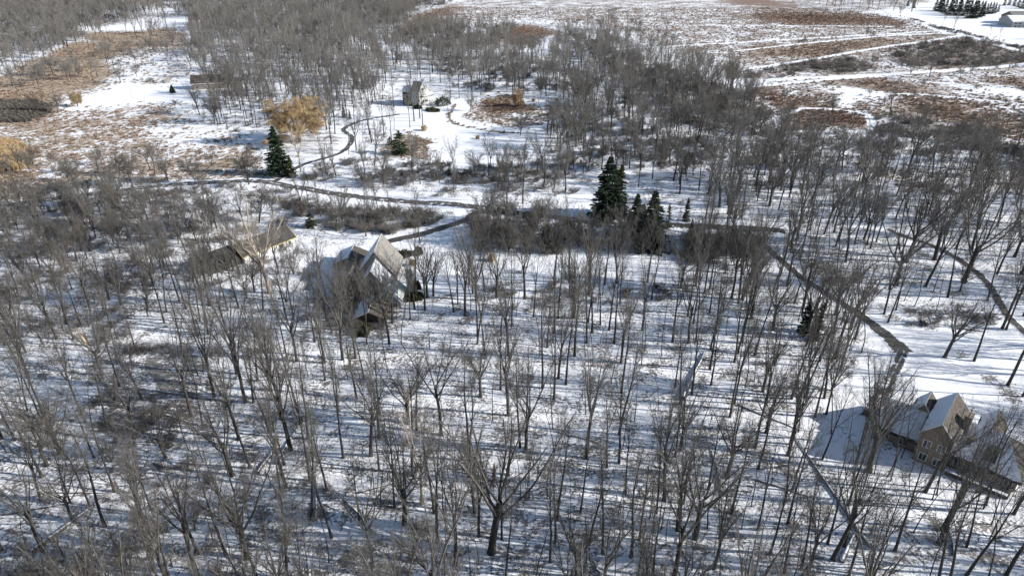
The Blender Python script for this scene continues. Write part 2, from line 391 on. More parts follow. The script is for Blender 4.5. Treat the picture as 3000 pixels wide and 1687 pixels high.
def road_mat(name,snowy,dark=(.045,.042,.038),light=(.11,.10,.09)):
    m,t,b=mat(name,.7); geo=N(t,'ShaderNodeNewGeometry')
    n=N(t,'ShaderNodeTexNoise'); n.inputs['Scale'].default_value=.45; n.inputs['Detail'].default_value=5; n.inputs['Roughness'].default_value=.65; t.links.new(geo.outputs['Position'],n.inputs['Vector'])
    a=N(t,'ShaderNodeAttribute'); a.attribute_name='across'
    al=N(t,'ShaderNodeAttribute'); al.attribute_name='tracks'
    s=N(t,'ShaderNodeMath'); s.operation='MULTIPLY_ADD'; s.inputs[1].default_value=.55; t.links.new(a.outputs['Fac'],s.inputs[0]); t.links.new(n.outputs[0],s.inputs[2])
    s2=N(t,'ShaderNodeMath'); s2.operation='MULTIPLY_ADD'; s2.inputs[1].default_value=.35*snowy; t.links.new(al.outputs['Fac'],s2.inputs[0]); t.links.new(s.outputs[0],s2.inputs[2])
    r=N(t,'ShaderNodeMapRange'); thr=.86-.42*snowy; r.inputs[1].default_value=thr-.03; r.inputs[2].default_value=thr+.05; t.links.new(s2.outputs[0],r.inputs[0])
    mx=N(t,'ShaderNodeMix'); mx.data_type='RGBA'; mx.inputs[6].default_value=(*dark,1); mx.inputs[7].default_value=(*light,1)
    n2=N(t,'ShaderNodeTexNoise'); n2.inputs['Scale'].default_value=1.5; t.links.new(geo.outputs['Position'],n2.inputs['Vector']); t.links.new(n2.outputs[0],mx.inputs[0])
    m2=N(t,'ShaderNodeMix'); m2.data_type='RGBA'; m2.inputs[7].default_value=(.78,.80,.84,1); t.links.new(r.outputs[0],m2.inputs[0]); t.links.new(mx.outputs[2],m2.inputs[6])
    t.links.new(m2.outputs[2],b.inputs['Base Color']); return m
def ribbon(name,label,L,wd,m,lift=.07,jit=.0,seed=1):
    n=len(L); T=np.gradient(L,axis=0); T/=np.linalg.norm(T,axis=1)[:,None]+1e-9; Nn=np.stack([-T[:,1],T[:,0]],1)
    K=9; a=np.linspace(-1,1,K); wd=(np.linspace(0,1,n)**(6 if wd[0]<3.5 else 1)*(wd[1]-wd[0])+wd[0]) if isinstance(wd,tuple) else wd; ww=wd*.5*(1+jit*(vnoise(np.arange(n)*.5,0*np.arange(n),seed)*2))
    Pp=L[:,None,:]+Nn[:,None,:]*(a[None,:,None]*ww[:,None,None])
    Z=gz(Pp[...,0].ravel(),Pp[...,1].ravel()).reshape(n,K)
    Z=np.maximum(Z,Z)+lift; Z[:,0]-=lift*.9; Z[:,-1]-=lift*.9
    V=np.concatenate([Pp,Z[...,None]],-1).reshape(-1,3); idx=np.arange(n*K).reshape(n,K)
    F=np.stack([idx[:-1,:-1],idx[1:,:-1],idx[1:,1:],idx[:-1,1:]],-1).reshape(-1,4)
    if (Nn[0,0]*T[0,1]-Nn[0,1]*T[0,0])>0: F=F[:,::-1].copy()
    F=F[:,::-1].copy()
    me=mesh(name,V,F,m,True)
    at=me.attributes.new('across','FLOAT','POINT'); at.data.foreach_set('value',np.tile(np.abs(a)**3,n).astype(np.float32))
    at=me.attributes.new('tracks','FLOAT','POINT'); at.data.foreach_set('value',np.tile(np.exp(-(a/.22)**2),n).astype(np.float32))
    o=link(name,me); tag(o,label,None,None,'structure'); return o
for i,((nm,lb,p,wd,sn),(L,_,_)) in enumerate(zip(ROADS,lines)):
    ribbon(nm,lb,smooth_line(world(p),1.5),wd,road_mat(nm+'_surface',sn),.07+.01*i,.05,i)
plabels=['straight trodden snow path across the upper field','faint snow track beside the upper field path','snow path slanting across the brown field','wide snow lane beside the top right lawn','wide snow lane below the dark bushes','narrow snow path above the brown weeds','winding snow footpath entering the woods','looping snow footpath round the brown weeds','short snow footpath at the edge of the woods','snow footpath crossing the right-hand weeds','small branch of snow path at the right','small spur of snow path at the right','faint line of snow far across the field','white trail running through the middle woods']
for i,(p,wd,lb) in enumerate(zip(PATHS,PATHW,plabels)):
    ribbon('path',lb,smooth_line(world(p),2.5),wd,M['snow'],.10+.006*i,.5,40+i)

def sheet(name,label,px,m,lift=.12):
    w_=world(px); L=smooth_line(w_+[w_[0]],4.0)
    c=L.mean(0); rings=[c+(L-c)*k for k in np.linspace(0.02,1,10)]
    V=np.concatenate(rings); n=len(L); F=[]
    z=gz(V[:,0],V[:,1])+lift; z[-n:]-=lift
    idx=np.arange(10*n).reshape(10,n)
    F=np.stack([idx[:-1,:-1],idx[1:,:-1],idx[1:,1:],idx[:-1,1:]],-1).reshape(-1,4)
    A_=V[F[0,1]]-V[F[0,0]]; B_=V[F[0,2]]-V[F[0,0]]
    if A_[0]*B_[1]-A_[1]*B_[0]<0: F=F[:,::-1].copy()
    o=link(name,mesh(name,np.c_[V,z],F,m,True)); return tag(o,label,None,None,'structure')
sheet('frozen_pond','smooth white frozen pond in the middle clearing',c2((640,1100),(760,1010),(1000,1000),(1300,1010),(1500,1040),(1480,1220),(1200,1240),(860,1230),(700,1180)),M['snow'])
sheet('frozen_pond','oval white frozen pond at the far right',c3((2150,680),(2400,670),(2650,705),(2640,735),(2330,718),(2200,702)),M['snow'])
# trampled courtyard of the brick house: dark bare drive apron
# ---------------------------------------------------------------- tree forms
def unit(a): return a/(np.linalg.norm(a,axis=-1,keepdims=True)+1e-9)
def grow(rng,S,D,L,Rd,nseg,wig,up,taper=.35):
    P=[S]; d=D.copy(); rad=[Rd]
    for i in range(nseg):
        d=unit(d+rng.normal(0,wig,d.shape)+np.array([0,0,up]))
        P.append(P[-1]+d*(L/nseg)[:,None]); rad.append(Rd*(1-(1-taper)*(i+1)/nseg))
    return np.stack(P,1),np.stack(rad,1)
def kids(rng,P,Rad,L,n,t0,t1,ang,ratio,rr,minr,shape=.55):
    B,K,_=P.shape
    t=np.tile((np.arange(n)+rng.random((B,n)))/n,1)*(t1-t0)+t0
    seg=np.clip((t*(K-1)).astype(int),0,K-2); fr=t*(K-1)-seg
    bi=np.repeat(np.arange(B)[:,None],n,1)
    p=P[bi,seg]*(1-fr)[...,None]+P[bi,seg+1]*fr[...,None]
    d=unit(P[bi,seg+1]-P[bi,seg]); r=Rad[bi,seg]*(1-fr)+Rad[bi,seg+1]*fr
    q=rng.normal(0,1,d.shape); q=unit(q-(q*d).sum(-1,keepdims=True)*d)
    a=np.radians(rng.normal(ang,ang*(.22 if ang!=48 else .36),t.shape))
    nd=d*np.cos(a)[...,None]+q*np.sin(a)[...,None]
    l=L[:,None]*ratio*(1-shape*(t-t0)/(max(t1-t0,1e-3)))*rng.uniform(.7,1.25,t.shape)
    nr=np.maximum(r*rr,minr)
    return p.reshape(-1,3),nd.reshape(-1,3),l.ravel(),nr.ravel()
def prisms(P,Rad,k):
    """P (B,n,3): every polyline becomes a k-sided tapering tube (joined rings)"""
    B,n,_=P.shape
    d=unit(P[:,-1]-P[:,0]); h=np.where(np.abs(d[:,2:3])<.9,[[0,0,1.]],[[1.,0,0]])
    a=unit(np.cross(d,h)); b=np.cross(d,a)
    th=np.arange(k)*2*math.pi/k
    ring=a[:,None,None,:]*np.cos(th)[None,None,:,None]+b[:,None,None,:]*np.sin(th)[None,None,:,None]
    V=P[:,:,None,:]+ring*Rad[:,:,None,None]
    base=(np.arange(B)*n*k)[:,None,None]+(np.arange(n-1)*k)[None,:,None]
    j=np.arange(k)[None,None,:]; j2=(j+1)%k
    F=np.stack([base+j,base+j2,base+k+j2,base+k+j],-1).reshape(-1,4)
    return V.reshape(-1,3),F
def join(parts):
    V=[];F=[];o=0
    for v,f in parts: V.append(v);F.append(f+o);o+=len(v)
    return np.concatenate(V),np.concatenate(F)
def tree_form(kind,seed,lod=0):
    """unit: metres; returns trunk (V,F), crown (V,F), height"""
    rng=np.random.default_rng(seed)
    tw=.026 if kind=='W' else [.0078,.017,.026][lod]; cut=[.95,1.0,.75][lod]
    up0=np.array([[0,0,1.]]); z0=np.array([[0,0,-.4]])
    def c(n): return max(2,int(round(n*cut)))
    if kind=='T':     # tall forest tree, straight stem, narrow upswept crown
        H=23.;r0=.25; P,Rr=grow(rng,z0,up0,np.array([H*.97]),np.array([r0]),12,.028,.04,.10)
        lv=[dict(n=11,t0=.40,t1=.96,ang=27,ratio=.40,rr=.52,nseg=6,wig=.065,up=.08,sh=.58),
            dict(n=8,t0=.18,t1=1,ang=29,ratio=.36,rr=.52,nseg=3,wig=.08,up=.05,sh=.5),
            dict(n=c(6),t0=.1,t1=1,ang=33,ratio=.42,rr=.55,nseg=2,wig=.10,up=.05,sh=.5),
            dict(n=c(5),t0=.1,t1=1,ang=36,ratio=.55,rr=.55,nseg=1,wig=.1,up=.03,sh=.4)]
    elif kind=='F':   # forked tall tree: vase crown
        H=23.;r0=.29; P,Rr=grow(rng,z0,up0,np.array([H*.42]),np.array([r0]),8,.025,.03,.72)
        lv=[dict(n=6,t0=.66,t1=1,ang=19,ratio=1.30,rr=.60,nseg=9,wig=.05,up=.035,sh=.22),
            dict(n=9,t0=.22,t1=1,ang=27,ratio=.33,rr=.45,nseg=4,wig=.08,up=.06,sh=.55),
            dict(n=c(7),t0=.12,t1=1,ang=31,ratio=.42,rr=.55,nseg=2,wig=.10,up=.05,sh=.5),
            dict(n=c(6),t0=.1,t1=1,ang=36,ratio=.50,rr=.5,nseg=1,wig=.1,up=.03,sh=.4)]
    elif kind=='O':   # broad fanning crown, heavy ascending limbs
        H=20.;r0=.38; P,Rr=grow(rng,z0,up0,np.array([H*.36]),np.array([r0]),6,.03,.03,.75)
        lv=[dict(n=8,t0=.60,t1=1,ang=31,ratio=1.62,rr=.52,nseg=10,wig=.065,up=.055,sh=.2),
            dict(n=10,t0=.22,t1=1,ang=31,ratio=.34,rr=.42,nseg=4,wig=.10,up=.055,sh=.5),
            dict(n=c(7),t0=.12,t1=1,ang=35,ratio=.42,rr=.5,nseg=2,wig=.12,up=.04,sh=.5),
            dict(n=c(6),t0=.1,t1=1,ang=38,ratio=.50,rr=.5,nseg=1,wig=.1,up=.02,sh=.4)]
    elif kind=='P':   # thin pole
        H=16.;r0=.095; P,Rr=grow(rng,z0,up0,np.array([H*.98]),np.array([r0]),11,.06,.06,.14)
        lv=[dict(n=11,t0=.50,t1=.98,ang=36,ratio=.16,rr=.5,nseg=3,wig=.12,up=.10,sh=.5),
            dict(n=c(7),t0=.12,t1=1,ang=40,ratio=.45,rr=.55,nseg=2,wig=.12,up=.05,sh=.5),
            dict(n=c(5),t0=.1,t1=1,ang=40,ratio=.55,rr=.55,nseg=1,wig=.1,up=.03,sh=.4)]
    elif kind=='B':   # bushy rounded crown, many fine twigs
        H=13.;r0=.20; P,Rr=grow(rng,z0,up0,np.array([H*.34]),np.array([r0]),5,.06,.02,.8)
        lv=[dict(n=10,t0=.35,t1=1,ang=36,ratio=1.65,rr=.5,nseg=6,wig=.12,up=.10,sh=.1),
            dict(n=9,t0=.2,t1=1,ang=36,ratio=.42,rr=.5,nseg=3,wig=.14,up=.06,sh=.5),
            dict(n=c(8),t0=.12,t1=1,ang=38,ratio=.45,rr=.55,nseg=2,wig=.14,up=.06,sh=.5),
            dict(n=c(7),t0=.1,t1=1,ang=40,ratio=.55,rr=.55,nseg=1,wig=.1,up=.04,sh=.4)]
    elif kind=='M':   # several stems fanning from the ground
        H=14.;r0=.16; P,Rr=grow(rng,z0,up0,np.array([1.1]),np.array([r0*1.5]),2,.02,.02,.9)
        lv=[dict(n=9,t0=.35,t1=.9,ang=21,ratio=12.,rr=.45,nseg=8,wig=.06,up=.035,sh=.1),
            dict(n=9,t0=.3,t1=1,ang=30,ratio=.26,rr=.45,nseg=3,wig=.11,up=.06,sh=.4),
            dict(n=c(7),t0=.12,t1=1,ang=36,ratio=.45,rr=.55,nseg=2,wig=.12,up=.05,sh=.5),
            dict(n=c(5),t0=.1,t1=1,ang=38,ratio=.55,rr=.55,nseg=1,wig=.1,up=.03,sh=.4)]
    elif kind=='E':   # shrub
        H=4.;r0=.06; P,Rr=grow(rng,z0,up0,np.array([.7]),np.array([r0]),2,.02,.02,.9)
        lv=[dict(n=12,t0=.3,t1=.95,ang=46,ratio=5.0,rr=.55,nseg=4,wig=.15,up=.07,sh=.1),
            dict(n=c(10),t0=.15,t1=1,ang=40,ratio=.42,rr=.5,nseg=3,wig=.16,up=.06,sh=.4),
            dict(n=c(10),t0=.1,t1=1,ang=42,ratio=.5,rr=.6,nseg=1,wig=.15,up=.05,sh=.4)]
    elif kind=='W':   # willow
        H=14.;r0=.45; P,Rr=grow(rng,z0,up0,np.array([H*.28]),np.array([r0]),4,.05,.02,.8)
        lv=[dict(n=16,t0=.5,t1=1,ang=48,ratio=2.2,rr=.42,nseg=6,wig=.10,up=.05,sh=.15),
            dict(n=11,t0=.3,t1=1,ang=42,ratio=.36,rr=.42,nseg=4,wig=.14,up=.02,sh=.3),
            dict(n=9,t0=.2,t1=1,ang=45,ratio=.50,rr=.5,nseg=3,wig=.12,up=-.05,sh=.3),
            dict(n=12,t0=.05,t1=1,ang=45,ratio=.80,rr=.5,nseg=2,wig=.10,up=-.24,sh=.3)]
    trunk=prisms(P,Rr*np.r_[1.35,np.ones(P.shape[1]-1)][None,:] if kind not in 'E' else Rr,8 if lod==0 else 5)
    L=np.array([np.linalg.norm(P[0,-1]-P[0,0])]); crown=[]
    for i,q in enumerate(lv):
        S,D,L,Rd=kids(rng,P,Rr,L,q['n'],q['t0'],q['t1'],q['ang'],q['ratio'],q['rr'],tw,q['sh'])
        if i==0 and kind in 'FOBMEW':      # even spread of leaders round the stem
            az=np.arange(len(D))*2.399+rng.normal(0,.3,len(D)); h=np.hypot(D[:,0],D[:,1])
            D=np.stack([h*np.cos(az),h*np.sin(az),np.abs(D[:,2])],1)
        P,Rr=grow(rng,S,D,L,Rd,q['nseg'],q['wig'],q['up'],.30)
        Rr=np.maximum(Rr,tw*.6)
        crown.append(prisms(P,Rr,4 if (i<2 and lod<2) else 3))
    v,f=join(crown); top=v[:,2].max()
    return trunk,(v,f),float(top)
def conifer_form(seed,H=20.,W=4.2,n=7500,bare=.06,sparse=1.0,power=.85):
    rng=np.random.default_rng(seed)
    P,Rr=grow(rng,np.array([[0,0,-.3]]),np.array([[0,0,1.]]),np.array([H]),np.array([H*.014]),6,.01,.05,.12)
    trunk=prisms(P,Rr,7)
    nb=int(16*H*sparse); z=H*(bare+(1-bare)*rng.random(nb)**1.25); az=rng.uniform(0,2*math.pi,nb)
    rl=W*((1-z/H)**power)*np.clip((1-z/H)/.22,0.05,1)**.5*rng.uniform(.62,1.12,nb)+.12
    per=max(6,n//nb); t=np.sqrt(rng.random((nb,per)))
    x=rl[:,None]*t; droop=-.28*x*(1-.25*z/H)[:,None]+.10*x*t
    c=np.stack([np.cos(az)[:,None]*x,np.sin(az)[:,None]*x,z[:,None]+droop],-1).reshape(-1,3)
    side=np.stack([-np.sin(az),np.cos(az),0*az],1)[:,None,:]*((rng.random((nb,per,1))-.5)*(.25+.42*(1-t)*rl[:,None])[...,None]*1.3)
    c+=side.reshape(-1,3)
    d=unit(np.stack([np.cos(az),np.sin(az),-.25+0*az],1))[:,None,:].repeat(per,1).reshape(-1,3)+rng.normal(0,.45,c.shape); d=unit(d)
    q=unit(np.cross(d,rng.normal(0,1,c.shape)+np.array([0,0,1.2])))
    ln=rng.uniform(.25,.6,len(c))[:,None]*(H/20)**.5; wd=ln*.34
    V=np.stack([c-d*ln*.4-q*wd*.5,c-d*ln*.2+q*wd,c+d*ln,c+d*ln*.1-q*wd],1).reshape(-1,3)
    V[:,2]-=np.tile([0,.0,.08,0],len(c)); F=np.arange(len(V)).reshape(-1,4)
    bp=np.stack([np.zeros((nb,3)),np.zeros((nb,3))],1); bp[:,0,2]=z; bp[:,1]=np.stack([np.cos(az)*rl*.95,np.sin(az)*rl*.95,z-.22*rl],1)
    lim=prisms(bp,np.stack([rl*0+.035,rl*0+.012],1),3)
    return trunk,(V,F),lim,H
FORMS={}
def add_form(key,kind,seed,lod,bark,twig):
    tr,cr,top=tree_form(kind,seed,lod)
    tm=mesh('trunk',tr[0],tr[1],M[bark],True); cm=mesh('crown',cr[0],cr[1],M[twig])
    v,f=join([tr,cr]); am=mesh('tree',v,f); am.materials.append(M[bark]); am.materials.append(M[twig])
    mi=np.ones(len(f),np.int32); mi[:len(tr[1])]=0; am.polygons.foreach_set('material_index',mi)
    FORMS[key]=(tm,cm,am,top)
for k,n in (('T',4),('F',4),('O',3),('P',3),('B',3),('M',2)):
    for i in range(n):
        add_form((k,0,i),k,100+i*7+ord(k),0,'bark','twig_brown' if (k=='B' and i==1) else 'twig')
for k,n in (('T',3),('F',3),('O',2),('P',2),('B',3),('M',1)):
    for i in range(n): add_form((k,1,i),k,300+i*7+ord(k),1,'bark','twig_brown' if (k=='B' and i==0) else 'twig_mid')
for k,n in (('T',2),('F',2),('O',1),('B',2)):
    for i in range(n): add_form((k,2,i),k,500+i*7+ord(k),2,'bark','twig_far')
for i in range(3): add_form(('E',0,i),'E',700+i,0,'bark','twig_brown')
for i in range(3): add_form(('E',1,i),'E',720+i,1,'bark','twig_far' if i else 'twig_brown')
add_form(('A',0,0),'F',811,0,'pale_bark','pale_bark'); add_form(('A',0,1),'O',815,0,'pale_bark','pale_bark')
add_form(('W',0,0),'W',901,0,'bark','willow')
def variants(k,l): return [q for q in FORMS if q[0]==k and q[1]==l]

# ---------------------------------------------------------------- where the trees stand
rnd=random.Random(4)
TREES=[]   # dict(x,y,h,k,pale)
def put(px,py,k,h): 
    x,y=G(px,py); TREES.append(dict(x=x,y=y,k=k,h=h*(1.07 if (py>1060 or h>26) else 1.14),hand=1))
def puts(f,rows):
    for (x,y,k,h) in rows:
        (q,)=f((x,y)); put(q[0],q[1],k,h)
puts(bc,[(545,955,'A',21),(1015,1278,'O',29),(200,635,'F',24),(105,250,'T',22),(630,1015,'T',24),(678,490,'F',25),(625,650,'P',15),(575,835,'P',17),(385,660,'P',15),(720,625,'P',14),(780,790,'P',15),(865,590,'T',23),(1250,585,'F',24),(1210,575,'T',22),(1215,920,'P',15),(1248,915,'P',17),(1275,915,'P',17),(1085,1190,'T',19),(1460,1065,'T',22),(1440,635,'P',16),(1440,245,'T',24),(1520,150,'T',26),(1655,645,'F',26),(1880,490,'T',26),(1895,210,'T',24),(1825,150,'P',16),(1620,1015,'T',20),(1770,1285,'T',24),(1925,880,'T',20),(1975,965,'P',15),(1985,400,'P',16),(1905,585,'P',15),(2020,1200,'T',20),(2085,1055,'P',16),(2135,1015,'T',21),(2275,1135,'F',22),(2165,1125,'P',15),(2110,1440,'T',20),(1590,1449,'O',16),(1660,1350,'P',17),(1680,1449,'P',15),(1545,1185,'P',15),(1320,1449,'P',16),(870,1449,'P',14),(1905,1185,'P',15),(265,945,'P',15),(225,885,'P',14),(700,1035,'P',13),(1235,965,'P',13),(125,1100,'T',17),(380,1449,'M',11),(480,1330,'B',10),(1260,1600,'M',9),(1360,1640,'B',9),(700,1520,'T',17),(1850,1500,'P',15),(2000,1560,'T',20),(160,1560,'B',11)])
puts(bl,[(100,525,'T',22),(45,615,'P',16),(140,185,'P',15),(285,775,'T',22),(290,415,'T',21),(330,470,'T',19),(575,400,'T',22),(140,790,'P',13),(500,880,'P',14),(475,950,'T',16),(710,1110,'T',24),(720,430,'T',21),(1040,1040,'T',19),(960,850,'T',14),(1030,1335,'T',23),(1335,1449,'F',22),(1530,1305,'T',25),(1675,1330,'O',23),(1660,270,'F',26),(1715,270,'T',20),(1900,380,'T',24),(2040,400,'T',26),(2100,800,'T',26),(2200,120,'T',20),(1375,440,'T',20),(1525,450,'P',14),(1880,1470,'M',16),(2215,870,'T',22),(2245,1185,'T',21),(2225,1350,'P',18),(225,1449,'P',16),(880,1460,'M',13),(640,1620,'B',12),(60,1650,'B',12),(1500,1650,'B',13),(2150,1600,'M',12),(300,1500,'B',9)])
puts(br,[(320,370,'T',24),(490,580,'T',26),(510,725,'T',23),(565,270,'T',22),(510,1135,'T',22),(710,635,'F',21),(695,940,'T',20),(740,870,'T',20),(710,1095,'T',21),(215,1390,'F',20),(65,1400,'P',16),(175,860,'T',18),(5,950,'T',20),(465,975,'P',15),(400,1125,'P',14),(800,1410,'T',21),(845,1449,'F',19),(1015,1340,'F',24),(1125,1449,'T',22),(1435,1280,'T',24),(1735,1225,'F',25),(1280,1449,'T',20),(1245,1435,'P',16),(1145,835,'P',17),(1060,800,'P',17),(945,660,'T',19),(1260,740,'O',23),(1300,760,'P',16),(1410,805,'P',17),(1560,1155,'P',17),(1920,1255,'T',19),(2080,1190,'P',17),(2090,1097,'P',16),(2185,1449,'F',20),(840,180,'T',22),(735,250,'T',24),(775,280,'T',24),(1010,190,'M',16),(485,130,'P',16),(385,85,'T',22),(2200,155,'F',26),(2300,230,'T',22),(1690,935,'P',17),(2240,1030,'T',24),(2050,970,'T',22),(1830,1000,'T',22),(1640,880,'F',20)])
puts(c6,[(1090,1110,'A',15),(1975,1410,'O',17),(1520,1080,'F',17),(1550,1140,'T',20),(1610,1050,'T',18),(815,590,'O',17),(1130,400,'T',24),(960,450,'T',22),(1230,685,'F',23),(1600,650,'T',27),(1685,690,'O',27),(1900,670,'O',28),(1830,880,'F',25),(2120,840,'O',28),(2180,600,'F',28),(2000,960,'T',23),(2200,1430,'T',22),(1245,890,'P',17),(1330,870,'P',17),(1360,930,'P',16),(1445,920,'P',18),(1410,905,'P',17),(1670,985,'P',16),(1750,1020,'P',17),(945,660,'P',17),(1055,595,'P',17),(950,575,'P',16),(1095,635,'P',17),(160,475,'T',18),(390,1440,'T',24),(40,1300,'F',22),(100,1290,'T',21),(305,1060,'P',18),(2410,1190,'F',23),(2440,1200,'T',22),(2300,980,'T',22),(2520,1000,'T',22)])
puts(c5,[(650,960,'O',17),(695,945,'O',14),(595,545,'T',18),(185,495,'T',18),(965,860,'F',20),(935,1100,'F',20),(1170,965,'O',17),(1755,1110,'O',20),(1740,1115,'F',20),(1690,165,'T',20),(1370,250,'T',24),(1090,1410,'T',22),(1260,1400,'F',21),(1760,1400,'T',24),(1450,1100,'T',20),(1600,1300,'P',17),(2020,1200,'T',22),(2060,1300,'T',22),(2110,1449,'F',22),(2500,1290,'T',22),(2420,1400,'P',18),(1850,1300,'T',21),(430,1250,'P',15),(520,1120,'T',17),(310,1190,'P',14),(420,1140,'P',15),(850,1070,'T',18),(1370,640,'M',13),(1250,300,'F',16)])
puts(c4,[(140,945,'T',18),(1090,690,'P',15),(1140,690,'T',18),(165,700,'T',16),(1800,1030,'T',21),(1720,1050,'T',20),(2035,915,'A',29),(1980,1120,'P',17),(1985,1050,'T',22),(2160,980,'M',15),(1560,1150,'F',23),(1570,1220,'T',23),(1240,1150,'T',20),(825,970,'O',14),(500,1080,'P',13),(670,980,'P',13),(380,1190,'F',17),(2240,1430,'F',20),(2450,1440,'F',19),(2170,1430,'T',20),(1350,1400,'P',14),(890,1440,'P',16),(640,400,'B',12),(1210,600,'T',15),(1180,330,'B',11),(150,250,'B',11)])
puts(c1,[(450,385,'B',13),(400,560,'B',13),(700,610,'T',15),(290,650,'B',13),(135,695,'T',14),(95,655,'B',14),(170,620,'T',15),(580,340,'B',14),(1035,300,'F',20),(720,400,'F',14),(985,395,'B',10),(1135,385,'B',11),(1140,300,'T',14),(935,415,'P',10),(440,855,'B',12),(1605,440,'O',22),(1505,865,'F',14),(1520,930,'P',9),(590,1440,'B',14),(1000,1400,'B',15),(1880,1390,'B',15),(1270,1370,'B',11),(1480,1390,'B',12),(795,310,'T',17),(2270,1300,'A',19),(1005,748,'P',6.5),(560,340,'P',12)])
puts(c2,[(615,950,'T',21),(808,872,'T',14),(890,742,'T',18),(825,737,'T',20),(518,960,'T',17),(2150,560,'F',19),(1840,300,'F',16),(1350,1020,'B',11),(975,835,'B',9),(1520,1300,'O',17),(1695,1440,'F',19)])
puts(c3,[(1565,870,'F',16),(1820,960,'M',13),(1125,850,'B',8),(765,755,'B',7),(1385,285,'B',9),(1420,300,'B',8),(2450,560,'F',12),(2285,585,'T',12),(1860,590,'F',15),(1720,560,'M',13),(2045,230,'F',17),(1955,205,'T',14),(1230,165,'B',9),(2320,275,'T',10),(2390,300,'T',10),(1640,110,'M',12)])
HAND=len(TREES)
puts(full2:=(lambda *p:list(p)),[(1010,905,'F',17),(1048,925,'T',18),(1085,940,'O',14),(1120,930,'T',16),(1150,945,'F',18),(985,870,'M',13),(1185,930,'P',14),(1035,880,'B',10),(1075,985,'T',19),(1000,965,'F',19),(1215,905,'F',17),(940,880,'F',18),(960,940,'B',12),(1145,900,'P',12),(760,790,'T',19),(815,800,'F',18),(860,800,'M',13),(700,800,'F',19),(2600,1395,'P',20),(2745,1450,'P',19),(2880,1490,'P',20),(2560,1330,'T',20),(2640,1340,'P',17),(585,338,'F',17),(599,333,'P',14),(639,366,'F',19),(646,364,'T',19),(676,335,'T',20),(689,367,'P',14),(719,366,'T',19),(741,360,'T',22),(752,372,'T',21),(787,358,'T',21),(663,314,'T',20),(659,310,'T',19),(649,341,'F',18),(723,347,'T',20),(777,351,'F',20),(666,369,'P',14),(694,277,'T',20),(810,300,'T',20),(680,271,'F',20),(620,282,'F',17),(640,276,'T',18),(730,300,'F',20),(760,320,'T',20),(600,300,'P',12)])
HAND=len(TREES)
# keep clear of houses, lawns, roads
KEEP=[dd((1000,600),(1180,588),(1185,640),(1180,720),(1080,740),(1035,650)),dd((1220,648),(1480,642),(1720,642),(1790,680),(1500,715),(1260,700)),
 dd((870,620),(1050,575),(1065,740),(900,750),(860,700)),dd((780,640),(860,615),(880,700),(790,730)),
 dd((580,600),(760,540),(800,640),(770,710),(610,700)),
 dd((2210,815),(2576,840),(2700,880),(2700,1100),(2560,1040),(2570,1240),(2340,1170),(2080,1080),(2080,1040),(2140,950)),
 dd((1540,495),(1680,490),(1680,560),(1540,560)),dd((1400,470),(1500,478),(1480,540),(1400,520)),
 c2((250,790),(450,600),(850,640),(975,745),(1500,760),(1700,830),(1540,1000),(1540,1230),(1200,1250),(700,1265),(400,1230),(300,1000),(50,970),(100,880)),
 c1((1330,640),(1680,640),(1680,715),(1330,730)),c1((2150,980),(2330,980),(2330,1090),(2150,1090)),c1((2040,1200),(2250,1200),(2250,1360),(2040,1360)),
 c2((1280,180),(1640,180),(1640,400),(1280,400)),c1((600,200),(1420,130),(1420,230),(700,240)),
 dd((640,640),(800,560),(800,760),(640,740))]
def clear_of_lines(x,y,extra=.8):
    p=np.array([x,y])
    for L,wd,k in lines:
        if k=='path' and wd<3: continue
        if np.min(np.hypot(L[:,0]-x,L[:,1]-y))<wd*.5+extra+(1.5 if k=='road' else 0): return False
    return True
cells={}
def near(x,y,r):
    i,j=int(x//6),int(y//6)
    for a in range(i-1,i+2):
        for b in range(j-1,j+2):
            for (u,v) in cells.get((a,b),()):
                if (u-x)**2+(v-y)**2<r*r: return True
    return False
def mark(x,y): cells.setdefault((int(x//6),int(y//6)),[]).append((x,y))
for t in TREES: mark(t['x'],t['y'])
def fill(poly,area_per,mix,seed,keep=True,mn=.45,hs=1.0):
    rr=random.Random(seed)
    W=[G(px,max(py,-110)) for px,py in poly]
    x0,x1=min(p[0] for p in W),max(p[0] for p in W); y0,y1=min(p[1] for p in W),max(p[1] for p in W)
    area_per*=.56; n=int((x1-x0)*(y1-y0)/area_per)
    X=np.array([rr.uniform(x0,x1) for _ in range(n)]); Y=np.array([rr.uniform(y0,y1) for _ in range(n)])
    PX,PY=Q(X,Y); ok=inpoly(PX,PY,poly)
    if keep:
        for k in KEEP: ok&=~inpoly(PX,PY,k)
    ok&=(vnoise(X/22,Y/22,seed+50)+.5)*1.3+.30>np.array([rr.random() for _ in range(n)])
    kinds=[m[0] for m in mix]; ws=[m[1] for m in mix]; hh={m[0]:m[2] for m in mix}
    out=0
    for x,y in zip(X[ok],Y[ok]):
        if near(x,y,math.sqrt(area_per)*mn): continue
        if not clear_of_lines(x,y): continue
        k=rr.choices(kinds,ws)[0]; a,b=hh[k]
        mark(x,y); TREES.append(dict(x=x,y=y,k=k,h=rr.uniform(a,b)*hs,hand=0)); out+=1
    return out
NEAR=(('T',.30,(20,28)),('F',.17,(20,28)),('P',.48,(6,22)),('O',.03,(16,21)),('B',.02,(7,11)))
LEFTM=(('T',.26,(17,23)),('F',.16,(17,22)),('P',.24,(11,17)),('O',.08,(13,18)),('B',.18,(9,14)),('M',.08,(10,14)))
BUSH=(('B',.42,(9,15)),('F',.24,(14,20)),('M',.12,(9,14)),('P',.10,(9,14)),('O',.12,(13,18)))
MIXD=(('T',.30,(19,26)),('F',.32,(18,25)),('O',.12,(16,22)),('B',.16,(11,16)),('P',.10,(12,18)))
BIGR=(('T',.30,(20,27)),('F',.28,(20,27)),('O',.16,(18,26)),('P',.20,(13,19)),('B',.06,(10,13)))
cnt={}
